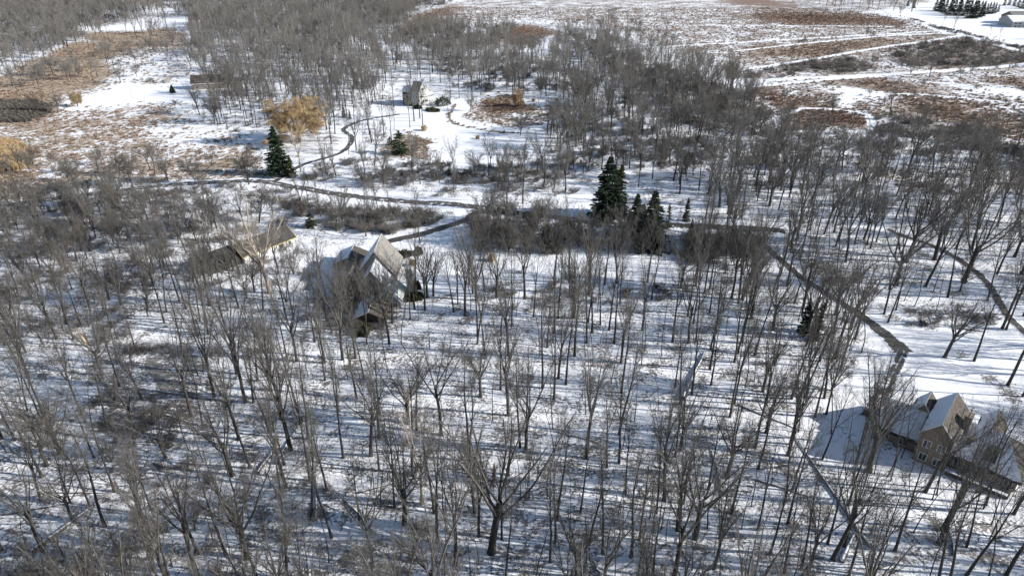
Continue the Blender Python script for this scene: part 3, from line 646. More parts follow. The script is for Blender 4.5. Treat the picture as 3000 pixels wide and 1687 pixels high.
cnt['near']=fill(dd((430,740),(900,760),(1400,700),(1900,700),(2250,900),(2150,1050),(2700,1330),(3400,1500),(3400,2500),(-600,2500),(430,1449)),48,NEAR,11)
cnt['nearL']=fill(dd((-500,700),(430,740),(430,1449),(430,2500),(-900,2500)),50,LEFTM,12)
cnt['midL']=fill(dd((-500,540),(0,520),(450,505),(780,560),(800,640),(800,760),(430,740),(-500,700)),44,BUSH+(('T',.3,(13,18)),),13)
cnt['hedgeC']=fill(dd((1180,548),(1560,560),(1640,600),(1900,600),(1900,700),(1700,650),(1180,640)),24,(('B',.55,(5,10)),('M',.25,(7,12)),('P',.2,(9,14))),14,hs=1.2)
cnt['midR']=fill(dd((1700,690),(1760,560),(1900,610),(2250,880),(2140,960),(1900,800)),40,BIGR,15)
cnt['right']=fill(dd((1760,560),(1900,600),(2230,830),(2280,790),(2576,800),(3200,900),(3300,380),(2576,390),(2060,420),(1700,480)),85,BIGR,16)
cnt['rightlow']=fill(dd((2480,850),(3300,870),(3500,1500),(2900,1330),(2600,1080)),90,BIGR,17)
cnt['roadN']=fill(dd((700,435),(1460,425),(1560,480),(1480,510),(1100,490),(780,450)),105,MIXD,18,hs=.72)
cnt['roadS']=fill(dd((760,520),(1110,550),(1000,590),(800,590),(600,555)),85,MIXD,19,hs=.72)
cnt['centreR']=fill(dd((1330,330),(1440,240),(1560,250),(1830,190),(1900,280),(2030,390),(2060,430),(1700,490),(1540,480),(1400,410)),88,MIXD,20)
cnt['strip']=fill(dd((800,110),(1060,70),(1400,95),(1560,110),(1640,170),(1830,190),(1560,262),(1430,250),(1180,250),(1000,215),(800,220)),125,MIXD,21,hs=.95)
cnt['behind']=fill(dd((490,60),(900,70),(1000,200),(1000,300),(870,345),(700,320),(540,330),(500,250),(470,150)),140,MIXD,22)
cnt['topR']=fill(dd((430,-60),(1100,-60),(1040,45),(1000,75),(800,110),(480,80)),135,MIXD,23)
cnt['topL']=fill(dd((-400,-70),(470,-60),(430,22),(300,70),(230,95),(150,130),(60,180),(-400,220)),125,MIXD,24)+fill(dd((230,70),(470,25),(480,60),(440,90),(240,110)),420,MIXD,34)
cnt['edge']=fill(dd((0,415),(300,410),(640,405),(640,445),(250,455),(0,470)),190,BUSH,25,hs=.8)
cnt['marsh']=fill(dd((0,100),(130,120),(300,90),(470,80),(460,150),(380,200),(60,300),(0,300)),560,BUSH,26,hs=.9)
cnt['fieldR']=fill(dd((1860,190),(2576,120),(2700,380),(2050,380)),2600,(('B',1,(4,8)),('F',.2,(8,12))),27,hs=.9)
cnt['fieldtop']=fill(dd((1400,60),(1640,60),(1760,160),(1640,170)),500,BUSH,28)
cnt['garden']=fill(dd((870,215),(1010,265),(1100,280),(1010,330),(950,420),(790,425),(800,310)),170,NEAR,29,keep=False,hs=.95)
cnt['toptr']=fill(dd((1950,-40),(2340,-40),(2300,30),(2100,28)),420,MIXD,30)
cnt['offR']=fill(dd((2620,-20),(3200,-20),(3300,380),(2700,380)),500,MIXD,31)
print('trees',HAND,len(TREES),cnt)
# ---------------------------------------------------------------- place the bare trees
LOOK={'T':'tall straight bare tree','F':'tall fork-crowned bare tree','O':'broad spreading bare tree','P':'thin pole-like bare tree','B':'low bushy bare tree','M':'many-stemmed bare tree','A':'pale-barked bare tree'}
W_='first second third fourth fifth sixth seventh eighth ninth tenth eleventh twelfth thirteenth fourteenth fifteenth sixteenth seventeenth eighteenth nineteenth twentieth'.split()
ORD=['leftmost']+[w+' from left' for w in W_[1:]]+['twenty-'+w+' from left' for w in W_[:9]]
for t in TREES:
    x,y=t['x'],t['y']; bx,by=Q(x,y,0); tx,ty=Q(x,y,t['h'])
    t['px'],t['py']=float(bx),float(by)
    t['vis']=max(0,min(by,1687)-max(ty,0)) if (-20<bx<3020 or -20<tx<3020) and ty<1660 else 0
    t['size']=t['vis']*(1.0 if t['k']!='P' else .6)*(1.35 if t['hand'] else 1)
    d=math.hypot(y,CAM_H); t['lod']=0 if d<215 else (1 if d<430 else 2)
order=sorted(range(len(TREES)),key=lambda i:-TREES[i]['size'])
single=set(order[:300])|{i for i,t in enumerate(TREES) if t['k']=='A'}
def cell(px,py):
    row=(('bottom strip of woods',1400),('lower woods',1180),('near woods',960),('woods beside steep house',760),('woods along country road',600),('woods beyond the road',380),('far woods',-9999))
    r=[n for n,v in row if py>v][0]
    if py>1687: r='woods below the frame'
    c=['far left','left','left centre','right centre','right','far right'][max(0,min(5,int(px//500)))]
    return r,c
bins={}
for i in single:
    t=TREES[i]; r,c=cell(t['px'],t['py']); bins.setdefault((t['k'],r,c),[]).append(i)
for key,ids in bins.items():
    ids.sort(key=lambda i:TREES[i]['px']); k,r,c=key
    for n,i in enumerate(ids):
        if len(ids)==1: l=f"{LOOK[k]}, the only one in {r}, {c}"
        elif n==len(ids)-1: l=f"{LOOK[k]}, rightmost of these in {r}, {c}"
        else: l=f"{LOOK[k]}, {ORD[min(n,28)]} of these, {r}, {c}"
        TREES[i]['label']=l
hand_labels={}
def pick(k,lod,r):
    v=variants(k,lod) or variants(k,min(lod,1)) or variants(k,0) or variants('T',2)
    return v[r.randrange(len(v))]
rt=random.Random(77)
stuff=[]
for i,t in enumerate(TREES):
    q=pick(t['k'],t['lod'],rt); tm,cm,am,top=FORMS[q]; s=t['h']/top; a=rt.uniform(0,6.283)
    lean=abs(rt.gauss(0,.055)); la=rt.uniform(0,6.283); wsc=s*rt.uniform(.92,1.12)
    if t['k'] in 'TP' : wsc=s*rt.uniform(.95,1.15)
    rot=(lean*math.cos(la),lean*math.sin(la),a)
    z=g1(t['x'],t['y'])-.05
    if i in single:
        pale=t['k']=='A'
        o=empty('pale_tree' if pale else 'bare_tree',(t['x'],t['y'],z),0,t.get('label'),'tree','pale-barked trees' if pale else 'bare winter trees of the woods')
        if t['hand'] and t['k']=='A' and t['h']>25: q=('A',0,1); tm,cm,am,top=FORMS[q]; wsc=s=t['h']/top; o['label']='largest pale-barked bare tree, before the long low dark-roofed building'
        elif t['k']=='A':
            tm,cm,am,top=FORMS[('A',0,0)]; wsc=s=t['h']/top
            o['label']='slender pale tree in front of the dark spruce by the orange willow' if t['y']>200 else ('frosty pale-twigged tree left of the big central tree' if t['x']<0 else 'pale-twigged tree beside the straight driveway')
        o.rotation_euler=rot; o.scale=(wsc,wsc,s)
        link('trunk',tm,o); link('crown',cm,o)
    else: stuff.append((t['x'],t['y'],z,*rot,wsc,wsc,s,q))
print('single',len(single),'stuff',len(stuff))

def scatter(name,label,rows,sources):
    """one object: many instances of the source meshes on its points"""
    hid=bpy.data.collections.new(name+'_forms'); keys=list(sources); 
    for j,k in enumerate(keys):
        o=bpy.data.objects.new(f'{name}_form_{j:02d}',sources[k]); hid.objects.link(o)
    me=bpy.data.meshes.new(name); V=np.array([r[:3] for r in rows],np.float32); me.vertices.add(len(V)); me.vertices.foreach_set('co',V.ravel())
    for nm,a,b in (('rot',3,6),('scl',6,9)):
        at=me.attributes.new(nm,'FLOAT_VECTOR','POINT'); at.data.foreach_set('vector',np.array([r[a:b] for r in rows],np.float32).ravel())
    at=me.attributes.new('form','INT','POINT'); at.data.foreach_set('value',np.array([keys.index(r[9]) for r in rows],np.int32))
    o=link(name,me); tag(o,label,name.replace('_',' '),None,'stuff')
    ng=bpy.data.node_groups.new(name,'GeometryNodeTree')
    ng.interface.new_socket('Geometry',in_out='INPUT',socket_type='NodeSocketGeometry'); ng.interface.new_socket('Geometry',in_out='OUTPUT',socket_type='NodeSocketGeometry')
    gi=ng.nodes.new('NodeGroupInput'); go=ng.nodes.new('NodeGroupOutput'); ip=ng.nodes.new('GeometryNodeInstanceOnPoints'); ci=ng.nodes.new('GeometryNodeCollectionInfo')
    ci.inputs['Collection'].default_value=hid; ci.inputs['Separate Children'].default_value=True; ci.inputs['Reset Children'].default_value=True
    def na(nm,dt):
        n=ng.nodes.new('GeometryNodeInputNamedAttribute'); n.data_type=dt; n.inputs['Name'].default_value=nm
        return [s for s in n.outputs if s.enabled and s.name=='Attribute'][0]
    L=ng.links.new
    L(gi.outputs[0],ip.inputs['Points']); L(ci.outputs[0],ip.inputs['Instance']); ip.inputs['Pick Instance'].default_value=True
    L(na('form','INT'),ip.inputs['Instance Index']); L(na('rot','FLOAT_VECTOR'),ip.inputs['Rotation']); L(na('scl','FLOAT_VECTOR'),ip.inputs['Scale'])
    L(ip.outputs[0],go.inputs[0])
    md=o.modifiers.new('scatter','NODES'); md.node_group=ng
    return o
used={r[9] for r in stuff}
scatter('woodland','the rest of the bare grey woods, trunks and twigs crowding behind one another',stuff,{k:FORMS[k][2] for k in FORMS if k in used})

# ---------------------------------------------------------------- shrubs and thickets
shr=[]; rs=random.Random(9)
def shrubs(poly,n,h=(2,4),lod=1,keep=True):
    W=[G(px,max(py,-100)) for px,py in poly]
    x0,x1=min(p[0] for p in W),max(p[0] for p in W); y0,y1=min(p[1] for p in W),max(p[1] for p in W)
    got=0;tries=0
    while got<n and tries<n*30:
        tries+=1; x=rs.uniform(x0,x1); y=rs.uniform(y0,y1); px,py=Q(x,y)
        if not inpoly([px],[py],poly)[0]: continue
        if float(vnoise(x/11,y/11,71))+.5<.30: continue
        if not clear_of_lines(x,y,.6): continue
        hh=rs.uniform(*h); s=hh/4.2
        shr.append((x,y,g1(x,y)-.05,rs.gauss(0,.08),rs.gauss(0,.08),rs.uniform(0,6.28),s*1.15,s*1.15,s,('E',lod,rs.randrange(3)))); got+=1
shrubs(dd((-200,500),(450,470),(760,560),(800,700),(0,760),(-200,760)),200,(1.5,3.5))
shrubs(dd((620,490),(860,520),(1120,545),(1080,580),(1000,590),(800,575)),170,(1.8,4))
shrubs(dd((760,420),(1480,410),(1500,500),(1150,500),(800,460)),150,(1.5,3.5))
shrubs(dd((1180,555),(1560,560),(1640,600),(1900,610),(1880,660),(1650,640),(1200,640)),120,(1.5,4.5))
shrubs(dd((250,860),(560,880),(430,1130),(230,1080)),60,(1.5,3.4),0)
shrubs(dd((60,680),(330,700),(330,850),(100,850)),45,(1.5,3),0)
shrubs(dd((850,700),(1060,720),(980,830),(830,830)),55,(1.5,3))
shrubs(dd((1180,700),(1760,700),(1700,760),(1300,780)),60,(1.2,2.6))
shrubs(dd((450,1000),(1000,1000),(1000,1449),(450,1449)),40,(1.0,2.2),0)
shrubs(dd((-100,1200),(500,1150),(500,1600),(-100,1600)),40,(1.2,2.6),0)
shrubs(dd((1000,1050),(2500,1250),(2500,1600),(1000,1600)),45,(.8,1.8),0)
shrubs(c3((740,500),(1200,425),(1480,450),(1400,545),(760,560)),150,(1.5,4))
shrubs(c3((1560,380),(2120,290),(2400,330),(2700,420),(2700,500),(2000,530),(1560,490)),330,(1.5,5))
shrubs(c3((1450,890),(1900,900),(2400,1000),(2700,1180),(2200,1180),(1900,1070),(1450,1010)),210,(1.5,4))
shrubs(c3((330,540),(800,530),(900,580),(340,620)),60,(1,3.5))
shrubs(c3((1720,140),(1960,210),(2110,240),(2400,330),(2580,350),(2580,365),(2390,345),(2100,262),(1940,232),(1710,155)),190,(1.0,2.4))
shrubs(c3((750,970),(2000,1050),(2400,1250),(900,1250)),140,(1.5,4))
shrubs(c3((0,560),(300,640),(600,800),(760,1000),(760,1300),(0,1200)),330,(2,5))
shrubs(c2((1650,250),(2000,340),(2576,540),(2576,900),(2230,720),(2060,560),(1800,330)),300,(2,5.5))
shrubs(c2((500,250),(1100,190),(1300,200),(1250,330),(700,380),(450,320)),190,(2,5))
shrubs(c2((750,430),(1500,470),(2000,600),(1900,720),(1200,720),(750,640)),220,(1.5,4.5))
shrubs(c2((1550,960),(2200,760),(2576,900),(2576,1300),(1600,1250)),260,(1.5,4))
shrubs(c2((0,1200),(400,1230),(1200,1260),(1500,1240),(1600,1400),(0,1400)),140,(1.2,3.5))
shrubs(c2((0,-30),(860,-30),(840,30),(560,90),(520,200),(0,200)),240,(3,7))
shrubs(c1((0,-60),(1000,-40),(900,60),(700,100),(550,250),(400,280),(0,420)),420,(3,7))
shrubs(c1((1000,-60),(2576,-60),(2400,60),(1700,130),(1000,20)),200,(3,6))
shrubs(c1((1050,330),(1180,330),(1190,520),(850,510)),40,(1,3))
shrubs(c1((600,120),(1000,110),(850,190),(600,200)),60,(2,4))
shrubs(c1((1450,700),(2100,700),(2050,1000),(1500,980)),80,(1,2.6))
shrubs(c1((1000,600),(1310,600),(1310,640),(1050,645)),30,(.9,1.6))
shrubs(c1((1750,1300),(2300,1330),(2576,1300),(2576,1400),(1300,1330),(300,1400),(300,1500),(2576,1500)),80,(1.2,3.2))
shrubs(c6((800,560),(1000,640),(1300,830),(1150,860),(850,700)),30,(1,2.2))
shrubs(c6((1500,1050),(2300,1060),(2500,1180),(1750,1190)),40,(.9,2))
shrubs(c6((60,480),(600,500),(500,700),(0,700)),90,(2,4))
shrubs(br((1000,380),(1500,480),(2150,880),(1900,930),(1500,640),(1100,500)),0,(1,2))
scatter('thicket','low brown brush and tangled shrubs filling the gaps between the trees',shr,{k:FORMS[k][2] for k in FORMS if k[0]=='E'})
lone=[(c1,1330,785,2.6,2.2,'dark rounded bare shrub below the small evergreen on the left snow'),(c1,1170,930,1.4,1.2,'small brown shrub in the left marsh beside the blue shade'),
 (c3,915,315,4,2.0,'dark bushy shrub between the two upper field paths'),(c3,1160,405,5,1.6,'reddish rounded shrub beside the slanting field path'),(c3,960,125,5,1.2,'dark low shrub in the red patch far up the field'),(c3,1120,640,3,1.4,'single dark shrub above the wide snow lane'),
 (c3,1555,875,4,1.4,'round dark shrub at the foot of the lone field tree'),(c3,2220,1110,6,1.8,'tall dark shrub right of the brown weeds near the woods'),(c2,1590,190,3,1.2,'tiny dark shrub on the snow near the far clearing'),
 (c2,1360,1320,0,0,''),(c5,1350,770,1.2,1.8,'flat dark shrub on the white garden clearing'),(c5,1395,735,1.0,1.2,'small dark shrub above the flat one in the garden clearing'),(c6,1880,1150,2.6,1.5,'bare shrub at the edge of the lawn beside the straight driveway'),(c6,1105,835,1.8,1.4,'rounded twiggy shrub beside the straight driveway'),(c6,2105,1400,1.8,1.3,'small shrub on the lawn right of the isolated spreading tree')]
for f,x,y,h,wd,lb in lone:
    if not h: continue
    (q,)=f((x,y)); X_,Y_=G(*q); o=empty('shrub',(X_,Y_,g1(X_,Y_)-.05),rs.uniform(0,6),lb,'shrub','lone bare shrubs'); fm=FORMS[('E',1,rs.randrange(3))]; s=h/4.2; o.scale=(s*wd,s*wd,s)
    link('stem',fm[0],o); link('twigs',fm[1],o)

# ---------------------------------------------------------------- branches lying on the near snow
BR={}
for i in range(3):
    r_=np.random.default_rng(60+i); P_,Rr_=grow(r_,np.array([[0,0,.08]]),np.array([[1.,0,0]]),np.array([4.]),np.array([.07]),6,.10,-.005,.25)
    S_,D_,L_,R_=kids(r_,P_,Rr_,np.array([4.]),8,.2,1,38,.34,.5,.012,.4); P2,R2=grow(r_,S_,D_,L_,R_,3,.12,0,.3)
    S_,D_,L_,R_=kids(r_,P2,R2,L_,4,.2,1,38,.45,.5,.010,.4); P3,R3=grow(r_,S_,D_,L_,R_,1,.1,0,.3)
    v_,f_=join([prisms(P_,Rr_,5),prisms(P2,R2,4),prisms(P3,R3,3)]); v_[:,2]=np.abs(v_[:,2])*.6; BR[('K',0,i)]=mesh('branch',v_,f_,M['dead_wood'])
rows=[]
for _ in range(9000):
    px,py=rs.uniform(-100,3100),rs.uniform(820,1750); x,y=G(px,py)
    if rs.random()>.16*(1.0 if py>1000 else .6)+.10*(px<1100): continue
    if any(inpoly([px],[py],k)[0] for k in KEEP) or not clear_of_lines(x,y): continue
    s_=rs.uniform(.3,1.35); rows.append((x,y,g1(x,y),0,0,rs.uniform(0,6.28),s_,s_,s_,('K',0,rs.randrange(3))))
scatter('fallen_branches','broken branches and brush littering the snow under the near trees',rows,BR)

# ---------------------------------------------------------------- dry grass tufts
def tuft(seed,n=34,h=.55,spread=.45):
    r=np.random.default_rng(seed); a=r.uniform(0,6.28,n); d=r.uniform(0,spread,n); b=np.stack([np.cos(a)*d,np.sin(a)*d,0*a-.05],1)
    tip=b+np.stack([np.cos(a)*r.uniform(0,.45,n)+r.normal(0,.1,n),np.sin(a)*r.uniform(0,.45,n)+r.normal(0,.1,n),r.uniform(.5,1.1,n)*h],1)
    s=np.stack([-np.sin(a),np.cos(a),0*a],1)*.035
    return np.stack([b-s*1.5,b+s*1.5,tip+s,tip-s],1).reshape(-1,3),np.arange(4*n).reshape(-1,4)
TU={}
for i in range(2):
    TU[('tan',i)]=mesh('tuft',*tuft(i+1),M['grass_tan']); TU[('red',i)]=mesh('tuft',*tuft(i+11,40,.6),M['grass_red']); TU[('reed',i)]=mesh('tuft',*tuft(i+21,44,1.7,.7),M['reed'])
TU[('grey',0)]=mesh('tuft',*tuft(31,44,1.3,.7),M['twig_brown'])
rg=np.random.default_rng(3); rows=[]
cellA=np.abs(np.gradient(Yg,axis=0)*np.gradient(Xg,axis=1))
wgt=np.clip(Ag['weed'],0,1.1)**1.5*cellA*((Yg>150)&(Yg<900)&(PXg>-60)&(PXg<3060)); wgt=wgt*np.where(Yg<420,1,.35)
p=(wgt/wgt.sum()).ravel(); pickd=rg.choice(p.size,42000,p=p)
nz=vnoise(Xg.ravel()[pickd]/5,Yg.ravel()[pickd]/5,33)+.5
for j,i in enumerate(pickd):
    x=Xg.ravel()[i]+rg.uniform(-.8,.8); y=Yg.ravel()[i]+rg.uniform(-.8,.8)
    wv=Ag['weed'].ravel()[i]
    if nz[j]<.55-.5*wv: continue
    gd=Ag['gold'].ravel()[i]; gy=Ag['grey'].ravel()[i]; rd=Ag['red'].ravel()[i]
    k='reed' if gd>.5 else ('grey' if gy>.45 and wv>.8 else ('red' if rg.random()<rd*.85 else 'tan'))
    s=rg.uniform(.7,1.5)*(1.15 if wv>.8 else .9)
    rows.append((x,y,0,0,0,rg.uniform(0,6.28),s*1.2,s*1.2,s*(1.3 if gd>.5 else 1),(k,int(rg.integers(2)) if k!='grey' else 0)))
zz=gz([r[0] for r in rows],[r[1] for r in rows]); rows=[(r[0],r[1],float(z),*r[3:]) for r,z in zip(rows,zz)]
# golden reed bed gets extra stems
gp=c1((-200,1095),(0,1085),(150,1100),(250,1160),(180,1260),(60,1300),(-200,1290)); W=[G(*q) for q in gp]
for _ in range(5200):
    x=rg.uniform(min(a for a,b in W),max(a for a,b in W)); y=rg.uniform(min(b for a,b in W),max(b for a,b in W)); px,py=Q(x,y)
    if inpoly([px],[py],gp)[0]: s=rg.uniform(.9,1.5); rows.append((x,y,g1(x,y),rg.normal(0,.1),rg.normal(0,.1),rg.uniform(0,6.28),s,s,s*1.25,('reed',int(rg.integers(2)))))
scatter('dry_grass','tan and reddish dry grass and weeds standing out of the snow',rows,TU)

# ---------------------------------------------------------------- ornamental grass clumps
for f,x,y,s,lb in [(c2,625,985,2.2,'pale tan ornamental grass clump on the lawn above the pond'),(c2,1030,1045,1.5,'narrow tan ornamental grass clump standing in the frozen pond'),(c5,1135,680,1.9,'orange-tan ornamental grass clump at the left of the garden clearing'),(c5,535,715,1.6,'orange-brown grass clump beside the pale chimney'),(c2,1450,770,1.6,'low tan grass clump right of the small orange willow')]:
    (q,)=f((x,y)); X_,Y_=G(*q)
    o=link('grass_clump',mesh('grass_clump',*tuft(int(x),260,1.0,.5),M['reed'])); o.location=(X_,Y_,g1(X_,Y_)); o.scale=(s,s,s*1.1); tag(o,lb,'grass clump','ornamental grass clumps')

# ---------------------------------------------------------------- conifers
CF={}
def conifer(key,**kw):
    tr,lf,lim,H=conifer_form(**kw)
    v,f=join([tr,lim]); CF[key]=(mesh('trunk',v,f,M['bark'],True),mesh('foliage',*lf,M['needle']),H,mesh('foliage',*lf,M['cedar']))
conifer('big',seed=5,H=20,W=5.3,n=17000,bare=.08,power=.62)
conifer('mid',seed=6,H=14,W=3.5,n=8000,bare=.02)
conifer('mid2',seed=8,H=14,W=3.0,n=7000,bare=.02,power=.7)
conifer('far',seed=7,H=17,W=3.6,n=5200,bare=.01,power=.8)
conifer('cone',seed=9,H=5,W=2.2,n=9000,bare=.0,power=.6,sparse=3)
conifer('round',seed=10,H=9,W=4.3,n=8000,bare=.02,power=.42)
conifer('thin',seed=11,H=9,W=1.8,n=1700,bare=.12,sparse=.6)
def fir(f,x,y,key,h,lb,ws=1.0,cedar=False,grp='dark evergreens'):
    (q,)=f((x,y)); X_,Y_=G(*q); a=CF[key]; s=h/a[2]
    o=empty('spruce' if not cedar else 'cedar',(X_,Y_,g1(X_,Y_)-.05),rs.uniform(0,6.28),lb,'conifer',grp); o.scale=(s*ws,s*ws,s)
    link('trunk',a[0],o); link('foliage',a[3] if cedar else a[1],o)
full=lambda *p: list(p)
fir(full,1778,640,'big',22,'tallest dark spruce, ragged, standing just left of the white van',1.25)
fir(full,1812,628,'mid2',18,'olive-tinged narrow spruce close behind the tallest one',1.0,True)
fir(full,1859,690,'mid',14.5,'smaller dark spruce in front of the white van, left of its pair',1.35)
fir(full,1905,724,'mid',19,'broad dark spruce right of the white van, right of its pair',1.4)
fir(full,1880,672,'mid2',9,'squat dark spruce low between the pair by the van',1.5)
fir(full,2010,648,'mid2',8.5,'small olive evergreen above the top of the straight driveway',.9,True)
fir(full,2022,700,'mid2',7,'small dark evergreen hidden in the brush left of the straight driveway',1.1,True)
fir(full,1955,672,'thin',9,'thin sparse young spruce between the dark pair and the driveway')
fir(c1,2110,1320,'big',20,'dark spruce with the orange willow behind it',1.15)
fir(c1,2200,1330,'mid',9,'lower olive evergreen tucked right of the spruce by the willow',1.2,True)
fir(c1,1305,705,'cone',4.8,'small dark cone-shaped evergreen alone on the left snow')
fir(c2,445,1165,'round',10.5,'rounded dark pine at the left shore of the clearing',.95)
fir(c2,370,1100,'round',4,'low olive evergreen left of the rounded pine',1.2,True)
fir(c2,820,1330,'thin',6,'small dark spruce in brush below the pond',1.2)
fir(c2,20,880,'mid2',7.5,'left small dark evergreen beside the drive of the grey house',.8); fir(c2,65,895,'mid2',5,'right small dark evergreen beside the drive of the grey house',.8)
fir(c5,1560,600,'mid2',8.5,'dark cedar standing in the central hedge thicket',.9,True); fir(c5,1640,620,'round',7,'dull green cedar right of the dark one in the hedge thicket',.6,True)
fir(c6,910,1210,'mid2',10,'dark evergreen among bare trees left of the straight driveway',.85,False); fir(c6,1000,1260,'mid2',9.5,'second dark evergreen among bare trees left of the driveway, lower right',.85,False)
fir(c4,2350,420,'round',5.5,'olive evergreen right of the long low grey-roofed building',.9,True)
z8=lambda *p: crop(p,2600,0,6.44)
FX=[(900,200,15),(960,215,16),(1010,235,17),(1075,262,17),(1150,285,17),(1240,285,18),(1330,292,18),(1430,300,19),(1520,345,19),(1590,350,18),(1650,345,18),(1720,330,17),(1780,310,16),(1200,200,19),(1350,210,20),(1500,220,20),(1650,230,20),(1000,150,18),(1790,250,12),(1850,272,12),(1900,265,13),(1960,262,13),(2010,255,12),(2080,230,9),(490,155,12),(2200,105,11),(2290,100,12),(2380,118,13),(2460,140,13),(2530,160,14),(2600,170,14),(380,120,10)]
for n,(x,y,h) in enumerate(sorted(FX)):
    if n<2: lb=['small far spruce at the left end, before the top right lawn','lone narrow far spruce left of the dark row'][n]
    elif x<1790: lb=f'dark spruce in the thick row behind the top right lawn, {W_[n-2]} from left'
    elif x<2100: lb=f'smaller dark spruce left of the tan house roof, {W_[n-20]} from left'
    else: lb=f'dark spruce behind the far tan house, {W_[n-26]} from left'
    fir(z8,x,y,'far',h,lb,1.15,False,'spruces by the far tan house')

# ---------------------------------------------------------------- willows
def willow(f,x,y,h,lb,ws=1.0):
    (q,)=f((x,y)); X_,Y_=G(*q); tm,cm,am,top=FORMS[('W',0,0)]; s=h/top
    o=empty('willow',(X_,Y_,g1(X_,Y_)-.05),rs.uniform(0,6.28),lb,'tree','golden willows'); o.scale=(s*ws,s*ws,s); link('trunk',tm,o); link('crown',cm,o)
willow(c1,2255,1070,23,'large golden-orange willow crown behind the dark spruce',1.4)
willow(c1,588,805,9.5,'small golden willow on the left edge of the marsh',.85)
willow(c2,1335,808,11,'small golden willow beyond the brown weeds of the clearing',.75)

# ---------------------------------------------------------------- fallen logs
def log(f,x0,y0,x1,y1,r,lb,snow=True,dark=True,h1=.0,limbs=2):
    a,b=f((x0,y0),(x1,y1)); A=G(*a); B=G(*b); n=9; o=empty('fallen_log',(A[0],A[1],g1(*A)),0,lb,'log','fallen trunks on the snow')
    rr_=random.Random(int(x0+y1)); pts=[]
    for i in range(n):
        t=i/(n-1); x=A[0]+(B[0]-A[0])*t; y=A[1]+(B[1]-A[1])*t
        k=math.sin(t*3.1)*rr_.uniform(-.06,.06)*3
        pts.append((x-A[0]+k,y-A[1]+k*.5,g1(x,y)-g1(*A)+r*.7+h1*t))
    rad=[r*(1.15-.75*i/(n-1)) for i in range(n)]; mb=MB(); mb.tube(pts,rad,9)
    mb.build('trunk',M['dead_wood'],o,None,True)
    if snow:
        s=MB(); s.tube([(p[0]-q*.12,p[1]+q*.1,p[2]+q*.5) for p,q in zip(pts,rad)],[q*.64 for q in rad],8); s.build('snow_cover',M['snow'],o,None,True)
    d=np.array(pts[-1])-np.array(pts[0]); L=np.linalg.norm(d); d/=L
    for j in range(limbs):
        t=rr_.uniform(.5,.95); p=np.array(pts[0])+d*L*t; q=np.array([-d[1],d[0],0])*rr_.choice((-1,1)); e=p+(d*.8+q*.6)*L*.22; e[2]=max(.1,p[2]+rr_.uniform(.0,.7))
        mb=MB(); mb.tube([p,(p+e)/2+np.array([0,0,.15]),e],[r*.35,r*.25,r*.1],6); mb.build('branch',M['dead_wood'],o,None,True)
LOGS=[(bl,215,1290,690,930,.34,'long snow-topped fallen trunk slanting across the bottom left corner'),(br,0,250,150,-60,.45,'very thick snow-covered fallen trunk right of centre'),
(bl,1745,745,1900,520,.30,'snow-capped fallen trunk, left of a leaning pair below centre left'),(bl,1860,680,2030,430,.28,'snow-capped fallen trunk, right of a leaning pair below centre left'),
(bc,330,565,290,420,.26,'short upright-lying snowy log under the pale twiggy tree'),(br,1075,1355,1165,1165,.42,'broad snowy log near the bottom edge at the right'),
(bc,30,940,230,1160,.28,'dark fallen trunk slanting right at the lower left of the centre woods'),(br,1270,1255,760,510,.26,'very long thin fallen trunk running down to the right woods floor'),
(br,280,520,525,410,.24,'pale fallen log pointing up right in the right-hand woods'),(br,265,880,200,600,.27,'snowy log lying towards the camera in the right-hand woods'),
(br,370,290,800,465,.20,'thin dark fallen trunk left of the brick house'),(bc,110,885,490,785,.20,'branchy dark fallen trunk left of the big central tree'),(bc,1740,545,1450,465,.17,'thin dark log lying right of the centre woods'),
(bl,1090,345,1430,450,.2,'fallen trunk with snow below the dark brush at left'),(bl,1090,200,1570,265,.24,'dark fallen trunk beside the dark brush at left'),(bl,20,1035,500,950,.22,'dark branchy fallen trunk left of the long corner log'),
(bl,2140,1070,2143,760,.24,'straight snow-covered log pointing away, lower left centre'),(bc,1770,1460,1690,1300,.24,'snowy log cut by the bottom edge of the photo'),(br,1840,1320,1810,1140,.2,'short broken log below the terrace of the brick house'),
(bc,205,330,425,115,.2,'snow-topped log slanting up right in the centre woods'),(br,-10,1250,55,1365,.2,'short log at the bottom near the centre right'),(c4,960,1100,1225,960,.22,'snow-lined fallen trunk slanting up right in the left woods'),(c4,1560,1005,1790,940,.24,'branchy fallen trunk beside the pale tree'),
(c4,700,840,960,925,.2,'dark leaning fallen trunk in the left woods'),(c5,330,1420,520,1370,.2,'snow-lined log at the left of the centre woods'),(bc,740,845,830,760,.2,'small snowy log left of the big central tree'),
(c6,2090,1190,2280,1210,.25,'dark fallen branch on the right lawn edge'),(br,500,800,880,920,.2,'thin snowy trunk lying across the right-hand woods'),(bc,1500,1190,1420,1250,.15,'little log in the lower centre woods'),(bl,330,885,700,880,.22,'dark dead trunk lying level at the left')]
for lg in LOGS: log(*lg,limbs=3 if 'branchy' in lg[-1] else 1)
